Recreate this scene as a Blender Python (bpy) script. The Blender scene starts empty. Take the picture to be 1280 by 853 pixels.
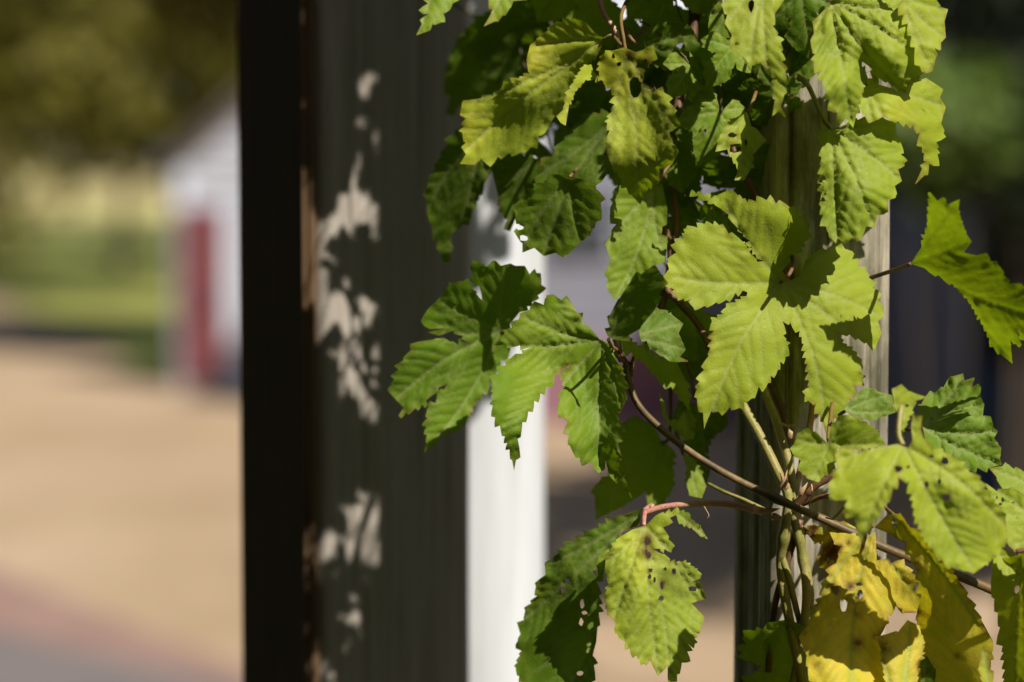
import bpy, bmesh, math, random
import numpy as np
from mathutils import Vector, Matrix, noise
from mathutils.geometry import delaunay_2d_cdt

rnd = random.Random(7)
R = math.radians
scene = bpy.context.scene
COL = scene.collection

# ------------------------------------------------------------------ camera
LENS = 85.0
F_PX = LENS / 36.0 * 1280.0
CAM_H = 2.4
TILT = R(4.28)
D0 = 1.60                                   # distance to the hero leaves
cam_data = bpy.data.cameras.new('camera')
cam_data.lens = LENS
cam_data.sensor_width = 36
cam_data.clip_end = 3000
cam_data.clip_start = 0.05
cam_data.dof.use_dof = True
cam_data.dof.focus_distance = 1.575
cam_data.dof.aperture_fstop = 2.75
cam = bpy.data.objects.new('camera', cam_data)
COL.objects.link(cam)
cam.location = (0, 0, CAM_H)
cam.rotation_euler = (R(90) - TILT, 0, 0)
scene.camera = cam
CAM_M = Matrix.Translation((0, 0, CAM_H)) @ Matrix.Rotation(R(90) - TILT, 4, 'X')

# ------------------------------------------------------------------ light
SUN_AZ = R(42.5)          # to the right of straight behind the camera
SUN_EL = R(45)
sun_dir = Vector((math.sin(SUN_AZ) * math.cos(SUN_EL), -math.cos(SUN_AZ) * math.cos(SUN_EL), math.sin(SUN_EL)))
world = bpy.data.worlds.new('World')
scene.world = world
world.use_nodes = True
wn = world.node_tree
wn.nodes.clear()
sky = wn.nodes.new('ShaderNodeTexSky')
sky.sky_type = 'NISHITA'
sky.sun_disc = False
sky.sun_elevation = SUN_EL
sky.sun_rotation = math.atan2(sun_dir.x, sun_dir.y)
sky.dust_density = 1.5
bg = wn.nodes.new('ShaderNodeBackground')
bg.inputs[1].default_value = 0.05
wo = wn.nodes.new('ShaderNodeOutputWorld')
wn.links.new(sky.outputs[0], bg.inputs[0])
wn.links.new(bg.outputs[0], wo.inputs[0])
sd = bpy.data.lights.new('sun', 'SUN')
sd.energy = 5.0
sd.angle = R(0.53)
sd.color = (1.0, 0.96, 0.89)
so = bpy.data.objects.new('sun', sd)
COL.objects.link(so)
so.rotation_euler = sun_dir.to_track_quat('Z', 'Y').to_euler()
so.location = sun_dir * 20

scene.render.engine = 'CYCLES'
scene.cycles.use_denoising = True
scene.cycles.max_bounces = 8
scene.cycles.transparent_max_bounces = 8
scene.view_settings.view_transform = 'Standard'
scene.view_settings.look = 'None'
scene.view_settings.gamma = 1
scene.view_settings.exposure = 0.60
scene.view_settings.use_curve_mapping = False

# ------------------------------------------------------------------ helpers
def P(x, y, d):
    """photo pixel + distance along the lens axis -> point in the world"""
    return CAM_M @ Vector(((x - 640) / F_PX * d, -(y - 426.5) / F_PX * d, -d))

def G(x, y, z=0.0):
    """photo pixel -> point on the ground"""
    v = CAM_M @ Vector(((x - 640) / F_PX, -(y - 426.5) / F_PX, -1)) - cam.location
    t = (z - CAM_H) / v.z
    return cam.location + v * t

def nt(name):
    m = bpy.data.materials.new(name)
    m.use_nodes = True
    t = m.node_tree
    t.nodes.clear()
    out = t.nodes.new('ShaderNodeOutputMaterial')
    return m, t, out

class NB:
    """tiny node builder"""
    def __init__(s, t): s.t = t
    def n(s, typ, **kw):
        o = s.t.nodes.new(typ)
        for k, v in kw.items(): setattr(o, k, v)
        return o
    def link(s, a, b): s.t.links.new(a, b)
    def noise(s, scale, detail=3, rough=0.55, vec=None, dist=0.0):
        o = s.n('ShaderNodeTexNoise')
        o.inputs['Scale'].default_value = scale
        o.inputs['Detail'].default_value = detail
        o.inputs['Roughness'].default_value = rough
        o.inputs['Distortion'].default_value = dist
        if vec is not None: s.link(vec, o.inputs['Vector'])
        return o.outputs['Fac']
    def ramp(s, fac, stops):
        o = s.n('ShaderNodeValToRGB')
        e = o.color_ramp.elements
        while len(e) < len(stops): e.new(0.5)
        for i, (p, c) in enumerate(stops):
            e[i].position = p
            e[i].color = (c[0], c[1], c[2], 1) if not isinstance(c, (int, float)) else (c, c, c, 1)
        s.link(fac, o.inputs[0])
        return o.outputs[0]
    def mix(s, f, a, b, blend='MIX'):
        o = s.n('ShaderNodeMix', data_type='RGBA', blend_type=blend)
        for k, v in ((0, f), (6, a), (7, b)):
            if isinstance(v, (int, float)): o.inputs[k].default_value = v
            elif isinstance(v, tuple): o.inputs[k].default_value = (v[0], v[1], v[2], 1)
            else: s.link(v, o.inputs[k])
        return o.outputs[2]
    def math(s, op, a, b=0.0):
        o = s.n('ShaderNodeMath', operation=op)
        for k, v in ((0, a), (1, b)):
            if isinstance(v, (int, float)): o.inputs[k].default_value = v
            else: s.link(v, o.inputs[k])
        return o.outputs[0]
    def attr(s, name, kind='GEOMETRY'):
        return s.n('ShaderNodeAttribute', attribute_name=name, attribute_type=kind)
    def coords(s, scale=(1, 1, 1), out='Object'):
        tc = s.n('ShaderNodeTexCoord')
        mp = s.n('ShaderNodeMapping')
        mp.inputs['Scale'].default_value = scale
        s.link(tc.outputs[out], mp.inputs[0])
        return mp.outputs[0]
    def bump(s, h, strength=0.4, dist=0.002):
        o = s.n('ShaderNodeBump')
        o.inputs['Strength'].default_value = strength
        o.inputs['Distance'].default_value = dist
        s.link(h, o.inputs['Height'])
        return o.outputs[0]
    def pbsdf(s, col, rough=0.7, spec=0.3, normal=None):
        o = s.n('ShaderNodeBsdfPrincipled')
        if isinstance(col, tuple): o.inputs['Base Color'].default_value = (*col, 1)
        else: s.link(col, o.inputs['Base Color'])
        if isinstance(rough, (int, float)): o.inputs['Roughness'].default_value = rough
        else: s.link(rough, o.inputs['Roughness'])
        o.inputs['Specular IOR Level'].default_value = spec
        if normal is not None: s.link(normal, o.inputs['Normal'])
        return o

def simple_mat(name, c1, c2, scale=3.0, rough=0.8, stretch=(1, 1, 1), bump=0.0, bdist=0.01, spec=0.3):
    m, t, out = nt(name)
    b = NB(t)
    co = b.coords(stretch)
    f = b.noise(scale, 5, 0.6, co)
    c = b.ramp(f, [(0.3, c1), (0.7, c2)])
    nm = b.bump(b.noise(scale * 4, 4, 0.6, co), bump, bdist) if bump else None
    p = b.pbsdf(c, rough, spec, nm)
    b.link(p.outputs[0], out.inputs[0])
    return m

# --------------------------------------------------------------- materials
def leaf_material():
    m, t, out = nt('hop_leaf')
    b = NB(t)
    age = b.attr('age').outputs['Fac']       # 0 deep green, .5 pale green, 1 yellow
    vein = b.attr('vein').outputs['Fac']
    rim = b.attr('rim').outputs['Fac']       # 1 at a margin or a hole
    brown = b.attr('brown').outputs['Fac']
    co = b.coords()
    big = b.noise(16, 3, 0.6, co)
    fine = b.noise(420, 3, 0.6, co)
    mid = b.noise(90, 4, 0.65, co)
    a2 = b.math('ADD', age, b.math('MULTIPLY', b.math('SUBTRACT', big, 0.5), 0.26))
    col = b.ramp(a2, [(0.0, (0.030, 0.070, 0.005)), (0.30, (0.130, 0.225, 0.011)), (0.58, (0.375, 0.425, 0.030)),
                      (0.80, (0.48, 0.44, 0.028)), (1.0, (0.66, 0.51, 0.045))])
    tcol = b.ramp(a2, [(0.0, (0.050, 0.115, 0.001)), (0.30, (0.190, 0.320, 0.002)), (0.58, (0.42, 0.53, 0.006)),
                       (0.80, (0.74, 0.66, 0.008)), (1.0, (0.90, 0.68, 0.012))])
    vor = b.n('ShaderNodeTexVoronoi', feature='DISTANCE_TO_EDGE')
    vor.inputs['Scale'].default_value = 400
    b.link(co, vor.inputs['Vector'])
    net = b.ramp(vor.outputs['Distance'], [(0.0, 1.0), (0.10, 0.0)])
    col = b.mix(b.math('MULTIPLY', b.math('SUBTRACT', mid, 0.42), 0.7), col, (0.22, 0.25, 0.035))
    vcol = b.mix(0.42, col, (0.50, 0.50, 0.22))
    col = b.mix(b.math('MULTIPLY', net, 0.05), col, vcol)
    col = b.mix(b.math('MULTIPLY', vein, 0.75), col, vcol)
    dust = b.ramp(b.noise(34, 5, 0.7, co), [(0.5, 0.0), (0.75, 1.0)])
    col = b.mix(b.math('MULTIPLY', dust, 0.09), col, (0.30, 0.30, 0.14))
    rimf = b.math('MULTIPLY', b.math('MULTIPLY', rim, b.ramp(b.noise(55, 3, 0.6, co), [(0.45, 0.0), (0.65, 1.0)])), 0.8)
    col = b.mix(rimf, col, (0.22, 0.12, 0.035))
    spots = b.ramp(b.noise(230, 2, 0.5, co), [(0.735, 0.0), (0.775, 1.0)])
    col = b.mix(b.math('MULTIPLY', spots, 0.6), col, (0.13, 0.075, 0.02))
    bn = b.math('MULTIPLY', brown, b.ramp(b.noise(75, 5, 0.7, co), [(0.30, 0.0), (0.55, 1.0)]))
    col = b.mix(bn, col, (0.085, 0.030, 0.008))
    tcol = b.mix(b.math('MULTIPLY', vein, 0.45), tcol, (0.10, 0.14, 0.01))
    tcol = b.mix(bn, tcol, (0.10, 0.03, 0.005))
    h = b.math('ADD', b.math('MULTIPLY', fine, 0.3), b.math('MULTIPLY', mid, 0.9))
    h = b.math('SUBTRACT', h, b.math('MULTIPLY', net, 0.22))
    nm = b.bump(h, 0.35, 0.0012)
    p = b.pbsdf(col, b.math('ADD', b.math('MULTIPLY', mid, 0.2), 0.40), 0.16, nm)
    tr = b.n('ShaderNodeBsdfTranslucent')
    b.link(tcol, tr.inputs[0])
    b.link(nm, tr.inputs['Normal'])
    ms = b.n('ShaderNodeMixShader'); ms.inputs[0].default_value = 0.43
    b.link(p.outputs[0], ms.inputs[1]); b.link(tr.outputs[0], ms.inputs[2])
    b.link(ms.outputs[0], out.inputs[0])
    return m

def stem_material(name, c1, c2, c3, rough=0.55):
    m, t, out = nt(name)
    b = NB(t)
    co = b.coords()
    f = b.noise(38, 5, 0.65, co)
    c = b.ramp(f, [(0.32, c1), (0.5, c2), (0.68, c3)])
    st = b.ramp(b.noise(520, 2, 0.5, co), [(0.58, 0.0), (0.7, 1.0)])
    c = b.mix(b.math('MULTIPLY', st, 0.5), c, (0.045, 0.03, 0.012))
    p = b.pbsdf(c, rough, 0.4, b.bump(b.noise(300, 4, 0.6, co), 0.35, 0.0008))
    b.link(p.outputs[0], out.inputs[0])
    return m

def wood_material(name, base, light, dark, moss=None, scale=1.0):
    m, t, out = nt(name)
    b = NB(t)
    co = b.coords((60 * scale, 60 * scale, 1.6 * scale))
    co2 = b.coords((9 * scale, 9 * scale, 1.1 * scale))
    g = b.noise(3.0, 8, 0.7, co, 0.4)
    w = b.noise(2.0, 4, 0.6, co2)
    c = b.ramp(g, [(0.25, dark), (0.45, base), (0.72, light)])
    c = b.mix(b.math('MULTIPLY', w, 0.5), c, base)
    crack = b.ramp(b.noise(2.2, 3, 0.5, b.coords((150 * scale, 150 * scale, 2.2 * scale))), [(0.27, 1.0), (0.34, 0.0)])
    c = b.mix(b.math('MULTIPLY', crack, 0.7), c, dark)
    if moss:
        ms = b.ramp(b.noise(1.6, 6, 0.7, b.coords((22, 22, 6))), [(0.40, 0.0), (0.60, 1.0)])
        c = b.mix(b.math('MULTIPLY', ms, 0.72), c, moss)
    h = b.math('SUBTRACT', g, b.math('MULTIPLY', crack, 0.6))
    p = b.pbsdf(c, 0.82, 0.25, b.bump(h, 0.6, 0.0022))
    b.link(p.outputs[0], out.inputs[0])
    return m

M_LEAF = leaf_material()
M_BINE = stem_material('bine_bark', (0.045, 0.028, 0.008), (0.10, 0.060, 0.017), (0.20, 0.125, 0.045))
M_BINE_GREEN = stem_material('bine_green', (0.14, 0.13, 0.022), (0.22, 0.20, 0.045), (0.30, 0.23, 0.085))
M_BINE_BROWN = stem_material('bine_brown', (0.06, 0.025, 0.010), (0.10, 0.045, 0.018), (0.17, 0.085, 0.04))
M_PINK = stem_material('petiole_pink', (0.33, 0.11, 0.085), (0.45, 0.20, 0.15), (0.42, 0.29, 0.14), 0.45)
M_PETIOLE = stem_material('petiole_red_green', (0.10, 0.035, 0.014), (0.15, 0.08, 0.02), (0.16, 0.14, 0.03))
M_PETDARK = stem_material('petiole_dull_green', (0.045, 0.04, 0.010), (0.07, 0.065, 0.014), (0.09, 0.075, 0.02))
M_SHEATH = stem_material('stipule', (0.24, 0.13, 0.06), (0.36, 0.20, 0.10), (0.45, 0.33, 0.18), 0.7)
M_POST = wood_material('weathered_post', (0.32, 0.275, 0.20), (0.54, 0.485, 0.395), (0.035, 0.028, 0.017), (0.030, 0.030, 0.008))
M_POST2 = wood_material('grey_post', (0.285, 0.245, 0.20), (0.42, 0.375, 0.325), (0.13, 0.105, 0.080), None, 0.8)
M_DARKWOOD = wood_material('dark_brown_wood', (0.105, 0.060, 0.028), (0.16, 0.095, 0.048), (0.035, 0.020, 0.010))

# ------------------------------------------------------------- mesh plumbing
def link(name, me, mat, parent=None, smooth=True, **props):
    if mat is not None and not me.materials: me.materials.append(mat)
    if smooth and len(me.polygons):
        me.polygons.foreach_set('use_smooth', [True] * len(me.polygons))
    o = bpy.data.objects.new(name, me)
    COL.objects.link(o)
    if parent is not None:
        o.parent = parent
        o.matrix_parent_inverse = parent.matrix_world.inverted() if False else Matrix.Translation(-Vector(parent.location)) if parent.type == 'EMPTY' else Matrix.Identity(4)
    for k, v in props.items(): o[k] = v
    return o

def empty(name, loc, **props):
    o = bpy.data.objects.new(name, None)
    COL.objects.link(o)
    o.location = loc
    o.empty_display_size = 0.1
    for k, v in props.items(): o[k] = v
    return o

def mesh(name, v, f):
    me = bpy.data.meshes.new(name)
    me.from_pydata([tuple(p) for p in v], [], f)
    me.update()
    return me

def box_mesh(name, boxes, bevel=0.0):
    bm = bmesh.new()
    for (c, s, rz) in boxes:
        mt = Matrix.Translation(c) @ Matrix.Rotation(rz, 4, 'Z') @ Matrix.Diagonal((s[0], s[1], s[2], 1))
        bmesh.ops.create_cube(bm, size=1, matrix=mt)
    if bevel:
        bmesh.ops.bevel(bm, geom=bm.edges[:], offset=bevel, segments=2, affect='EDGES')
    me = bpy.data.meshes.new(name)
    bm.to_mesh(me); bm.free()
    return me

def box(name, c, s, mat, parent=None, rz=0, bevel=0.0, **props):
    return link(name, box_mesh(name, [(c, s, rz)], bevel), mat, parent, False, **props)

def catmull(pts, n=8):
    pts = [Vector(p) for p in pts]
    if len(pts) == 2: return [pts[0].lerp(pts[1], i / n) for i in range(n + 1)]
    q = [pts[0] * 2 - pts[1]] + pts + [pts[-1] * 2 - pts[-2]]
    out = []
    for i in range(1, len(q) - 2):
        a, b_, c, d = q[i - 1], q[i], q[i + 1], q[i + 2]
        for k in range(n):
            t = k / n
            out.append(0.5 * ((2 * b_) + (c - a) * t + (2 * a - 5 * b_ + 4 * c - d) * t * t + (3 * b_ - a - 3 * c + d) * t ** 3))
    out.append(pts[-1])
    return out

def tube_mesh(name, pts, r0, r1=None, n=8, ring=12, ridges=6, ridge=0.07, nodes=(), wob=0.05, seed=0):
    """ridged, slightly irregular stem; nodes = fractions along it that swell"""
    r1 = r0 if r1 is None else r1
    c = catmull(pts, n)
    N = len(c)
    v, f = [], []
    up = Vector((0.31, 0.2, 0.93))
    for i, p in enumerate(c):
        tg = (c[min(i + 1, N - 1)] - c[max(i - 1, 0)]).normalized()
        up = (up - tg * up.dot(tg))
        if up.length < 1e-4: up = tg.orthogonal()
        up.normalize()
        sd_ = tg.cross(up)
        t = i / (N - 1)
        r = r0 + (r1 - r0) * t
        for nd in nodes: r *= 1 + 0.35 * math.exp(-((t - nd) / 0.018) ** 2)
        r *= 1 + wob * (noise.noise(Vector((t * 14 + seed, seed * 3.1, 0))))
        for k in range(ring):
            a = 2 * math.pi * k / ring
            rr = r * (1 + ridge * math.cos(ridges * a + t * 5))
            v.append(p + up * math.cos(a) * rr + sd_ * math.sin(a) * rr)
    for i in range(N - 1):
        for k in range(ring):
            k2 = (k + 1) % ring
            f.append((i * ring + k, i * ring + k2, (i + 1) * ring + k2, (i + 1) * ring + k))
    v.append(c[0]); v.append(c[-1])
    a, b_ = len(v) - 2, len(v) - 1
    for k in range(ring):
        k2 = (k + 1) % ring
        f.append((a, k2, k))
        f.append((b_, (N - 1) * ring + k, (N - 1) * ring + k2))
    return mesh(name, v, f)

# ------------------------------------------------------------- ground etc.
def sheet(name, pts, z, mat, **props):
    v = [(p[0], p[1], z) for p in pts]
    return link(name, mesh(name, v, [tuple(range(len(v)))]), mat, None, False, **props)

def dirt_mat(name, c1, c2, *_):
    """trodden sand: broad pale drifts, wheel-worn streaks, gravel and leaf litter"""
    m, t, out = nt(name)
    b = NB(t)
    co = b.coords()
    f = b.noise(0.55, 6, 0.62, b.coords((1, 0.45, 1)))
    c = b.ramp(f, [(0.32, c1), (0.66, c2)])
    c = b.mix(b.math('MULTIPLY', b.ramp(b.noise(0.22, 4, 0.6, co, 0.6), [(0.45, 0.0), (0.62, 1.0)]), 0.45), c, (0.40, 0.29, 0.20))
    lit = b.ramp(b.noise(9, 5, 0.75, co), [(0.60, 0.0), (0.68, 1.0)])
    c = b.mix(b.math('MULTIPLY', lit, 0.6), c, (0.12, 0.075, 0.035))
    p = b.pbsdf(c, 0.95, 0.2, b.bump(b.noise(14, 6, 0.7, co), 0.5, 0.02))
    b.link(p.outputs[0], out.inputs[0])
    return m
M_DIRT = dirt_mat('sandy_dirt', (0.27, 0.185, 0.105), (0.38, 0.275, 0.17), 0.35, 0.95, (1, 1, 1), 0.4, 0.02)
M_LAWN = simple_mat('lawn', (0.12, 0.165, 0.028), (0.27, 0.25, 0.06), 0.25, 0.9)
M_FIELD = simple_mat('dry_field', (0.30, 0.25, 0.10), (0.40, 0.33, 0.14), 0.06, 0.9)
M_BRICKPATH = simple_mat('brick_paving', (0.21, 0.125, 0.10), (0.27, 0.17, 0.135), 1.5, 0.9)
M_ASPHALT = simple_mat('grey_paving', (0.125, 0.105, 0.10), (0.165, 0.14, 0.13), 2.0, 0.9)
sheet('ground', [(-900, -40), (900, -40), (900, 1600), (-900, 1600)], 0.0, M_DIRT, kind='structure')
a, b_ = G(-700, 330), G(40, 385)
sheet('lawn', [(-60, 36), (G(0, 372).x, G(0, 372).y), (G(70, 405).x, G(70, 405).y), (G(130, 432).x, G(130, 432).y), (G(190, 478).x, G(190, 478).y),
               (-2.6, 27.5), (4, 29.5), (30, 42), (60, 110), (-90, 110)], 0.004, M_LAWN, kind='structure')
sheet('dry_field', [(-200, 92), (200, 105), (500, 520), (-500, 520)], 0.008, M_FIELD, kind='structure')
p0, p1, p2, p3 = G(-260, 612), G(330, 848), G(330, 905), G(-260, 735)
sheet('brick_path', [p0, p1, G(700, 990), G(640, 1010), p2, p3], 0.004, M_BRICKPATH, kind='structure')
M_NEARDARK = simple_mat('bounce_cut_ground', (0.018, 0.028, 0.006), (0.035, 0.05, 0.010), 3.0, 0.95)
sheet('bounce_cut_ground', [(-60, -39), (60, -39), (60, 9.0), (14, 7.0), (-12, 7.0), (-60, 9.0)], 0.004, M_NEARDARK, kind='structure')  # unseen dark ground added to cut light bouncing onto the posts
sheet('pavement', [G(-260, 731), G(330, 868), G(640, 930), (14, 7.5), (14, 6), (-12, 6), (-12, 9.5)], 0.008, M_ASPHALT, kind='structure')

# ------------------------------------------------------------- posts
def post_mesh(name, side, z0, z1, chamfer, cracks, amp, rows=70, per=26, seed=1):
    """square sawn post: chamfered corners, drying cracks cut into the faces, worn edges"""
    prof = []
    h = side / 2
    ch = chamfer
    # parametric loop: four faces (each per points) and rounded corners
    for k in range(4):
        a = k * math.pi / 2
        ca, sa = math.cos(a), math.sin(a)
        for i in range(per + 1):
            u = -h + ch + (side - 2 * ch) * i / per
            depth = 0
            for (fc, pos, w, dp) in cracks:
                if fc == k:
                    depth += dp * math.exp(-((u - pos) / w) ** 2)
            prof.append((k, u, -h, depth, ca, sa))
        prof.append((k, h - ch * 0.29, -h + ch * 0.29, 0, ca, sa))
    n = len(prof)
    v, f = [], []
    for r in range(rows + 1):
        t = r / rows
        z = z0 + (z1 - z0) * t
        for i, (k, u, w, dp, ca, sa) in enumerate(prof):
            wob = noise.noise(Vector((u * 55 + k * 9 + seed, z * 3.0, seed))) * amp
            wob += noise.noise(Vector((u * 240 + k * 9 + seed, z * 5.0, seed + 4))) * amp * 0.5
            fade = 0.55 + 0.45 * noise.noise(Vector((z * 2.2, k * 5 + u * 30, seed + 9)))
            uu = u + 0.003 * noise.noise(Vector((z * 1.6, k, seed + 2)))
            ww = w + dp * max(fade, 0.1) + wob
            v.append((ca * uu - sa * ww, sa * uu + ca * ww, z))
    for r in range(rows):
        for i in range(n):
            j = (i + 1) % n
            f.append((r * n + i, r * n + j, (r + 1) * n + j, (r + 1) * n + i))
    f.append(tuple(range(n - 1, -1, -1)))
    f.append(tuple(rows * n + i for i in range(n)))
    return mesh(name, v, f)

def place(o, x, y, rz):
    o.location = (x, y, 0)
    o.rotation_euler = (0, 0, rz)

vp = link('wooden_post', post_mesh('wooden_post', 0.083, -0.05, 3.3, 0.004,
          [(0, -0.030, 0.0012, 0.010), (0, 0.012, 0.0009, 0.006), (0, -0.012, 0.0007, 0.004), (0, 0.031, 0.0008, 0.005), (3, 0.012, 0.0012, 0.008), (3, -0.02, 0.001, 0.005)],
          0.0011, 240, 60), M_POST, label='weathered square wooden post that the green vine climbs, right of centre', category='post')
place(vp, 0.2062, 1.665, R(13))
gp = link('wooden_post', post_mesh('wooden_post', 0.14, -0.05, 3.3, 0.008,
          [(0, 0.02, 0.002, 0.008), (0, -0.03, 0.0015, 0.006)], 0.0012, 120, 40, 5), M_POST2,
          label='thick blurred grey wooden post with sun flecks, left of the vine', category='post')
place(gp, -0.128, 1.996, R(31.5))
sb = box('side_board', (-0.0775, -0.009, 1.6), (0.012, 0.126, 3.3), M_DARKWOOD, gp, 0, 0.004, label='dark brown board over the left side')  # near-black brown board covering the post's left face
M_WHITE = simple_mat('white_paint', (0.42, 0.42, 0.415), (0.55, 0.555, 0.56), 4.0, 0.55, (14, 14, 1), 0.15, 0.002)
def column_mesh(name, rad, z0, z1, rows=60, ring=56):
    v, f = [], []
    for r_ in range(rows + 1):
        z = z0 + (z1 - z0) * r_ / rows
        for k in range(ring):
            a = 2 * math.pi * k / ring
            q = rad * (1 + 0.010 * noise.noise(Vector((math.cos(a) * 2, math.sin(a) * 2, z * 2.5))) - 0.012 * (k % 7 == 0))
            v.append((math.cos(a) * q, math.sin(a) * q, z))
    for r_ in range(rows):
        for k in range(ring):
            k2 = (k + 1) % ring
            f.append((r_ * ring + k, r_ * ring + k2, (r_ + 1) * ring + k2, (r_ + 1) * ring + k))
    f.append(tuple(range(ring - 1, -1, -1))); f.append(tuple(rows * ring + k for k in range(ring)))
    return mesh(name, v, f)
wp = link('white_post', column_mesh('white_post', 0.062, -0.05, 3.3), M_WHITE,
          label='bright white painted round post between the grey post and the leaves', category='post')
place(wp, -0.032, 2.185, 0)

# ------------------------------------------------------------- hop leaves
TILES = {'A': (480, 0, .2969), 'B': (820, 0, .2969), 'C': (460, 230, .2969), 'D': (780, 200, .2969),
         'E': (460, 430, .2969), 'F': (800, 430, .2969), 'G': (600, 600, .2969), 'H': (900, 600, .2969),
         'U': (1000, 400, .3517), 'V': (1050, 200, .3517), 'X': (0, 0, 1.0)}

def pts(txt):
    """'D:12,34 56,78 F:...' -> photo pixels"""
    out, cur = [], (0, 0, 1.0)
    for tok in txt.split():
        if tok[1:2] == ':':
            cur = TILES[tok[0]]; tok = tok[2:]
            if not tok: continue
        a = tok.split(',')
        out.append((cur[0] + cur[2] * float(a[0]), cur[1] + cur[2] * float(a[1]), float(a[2]) if len(a) > 2 else None))
    return out

def inside(poly, p):
    """even-odd test, poly (M,2), p (N,2)"""
    x, y = p[:, 0][:, None], p[:, 1][:, None]
    x0, y0 = poly[:, 0][None], poly[:, 1][None]
    q = np.roll(poly, -1, 0)
    x1, y1 = q[:, 0][None], q[:, 1][None]
    c = ((y0 > y) != (y1 > y)) & (x < (x1 - x0) * (y - y0) / (np.where(y1 == y0, 1e-9, y1 - y0)) + x0)
    return (c.sum(1) % 2) == 1

def segdist(p, A, B):
    """distance of points (N,2) to the nearest of segments, and its index"""
    best = np.full(len(p), 1e9)
    for i in range(len(A)):
        d = B[i] - A[i]
        L = (d * d).sum() + 1e-9
        t = np.clip(((p - A[i]) @ d) / L, 0, 1)
        q = p - (A[i] + t[:, None] * d)
        best = np.minimum(best, np.sqrt((q * q).sum(1)))
    return best

def serrate(poly, J, pitch, amp, r, tips=()):
    """coarse outline -> toothed margin, the teeth leaning away from the stalk"""
    P2 = np.array(poly)
    area = 0.5 * np.sum(P2[:, 0] * np.roll(P2[:, 1], -1) - np.roll(P2[:, 0], -1) * P2[:, 1])
    sgn = 1 if area > 0 else -1
    J = np.array(J)
    size = np.sqrt(abs(area))
    out = []
    for i in range(len(P2)):
        a, b = P2[i], P2[(i + 1) % len(P2)]
        d = b - a
        L = np.hypot(*d)
        near = np.hypot(*((a + b) / 2 - J)) < 0.20 * size
        if L < 0.75 * pitch or near:
            out.append(a); continue
        n = max(1, int(round(L / (pitch * r.uniform(0.7, 1.6)))))
        nt_ = min([np.hypot(*((a + b) / 2 - np.array(t))) for t in tips] or [99])
        loc = min(1.0, max(0.0, nt_ - 9) / 22.0)
        nrm = np.array((d[1], -d[0])) / L * sgn
        away = np.hypot(*(b - J)) > np.hypot(*(a - J))
        kn = [0.0] + [(k + r.uniform(-.22, .22)) / n for k in range(1, n)] + [1.0]
        for k in range(n):
            p, q = a + d * kn[k], a + d * kn[k + 1]
            out.append(p)
            t = 0.86 if away else 0.14
            am = amp * r.uniform(0.4, 1.5) * min(1.15, L / n / pitch) * loc
            t2 = t * 0.5 if away else (1 + t) * 0.5
            if not away:
                out.append(p + (q - p) * t + nrm * am)
                out.append(p + (q - p) * t2 + nrm * am * 0.60)
            else:
                out.append(p + (q - p) * t2 + nrm * am * 0.60)
                out.append(p + (q - p) * t + nrm * am)
    return np.array(out)

def tps(cp):
    """smooth surface through control points (x, y, value)"""
    if not cp: return lambda p: np.zeros(len(p))
    C = np.array(cp, float)
    n = len(C)
    if n < 3:
        def f(p):
            s_ = np.zeros(len(p))
            for c in C: s_ += c[2] * np.exp(-((p[:, 0] - c[0]) ** 2 + (p[:, 1] - c[1]) ** 2) / 55.0 ** 2)
            return s_
        return f
    S = 100.0
    X = C[:, :2] / S
    def U(r2): return 0.5 * r2 * np.log(r2 + 1e-12)
    K = U(((X[:, None] - X[None]) ** 2).sum(2)) + np.eye(n) * 0.004
    Pm = np.hstack([np.ones((n, 1)), X])
    A = np.zeros((n + 3, n + 3)); A[:n, :n] = K; A[:n, n:] = Pm; A[n:, :n] = Pm.T
    A[n:, n:] -= np.eye(3) * 1e-6
    w = np.linalg.solve(A, np.concatenate([C[:, 2], np.zeros(3)]))
    def f(p):
        q = p / S
        return U(((q[:, None] - X[None]) ** 2).sum(2)) @ w[:n] + w[n] + q @ w[n + 1:]
    return f

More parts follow.
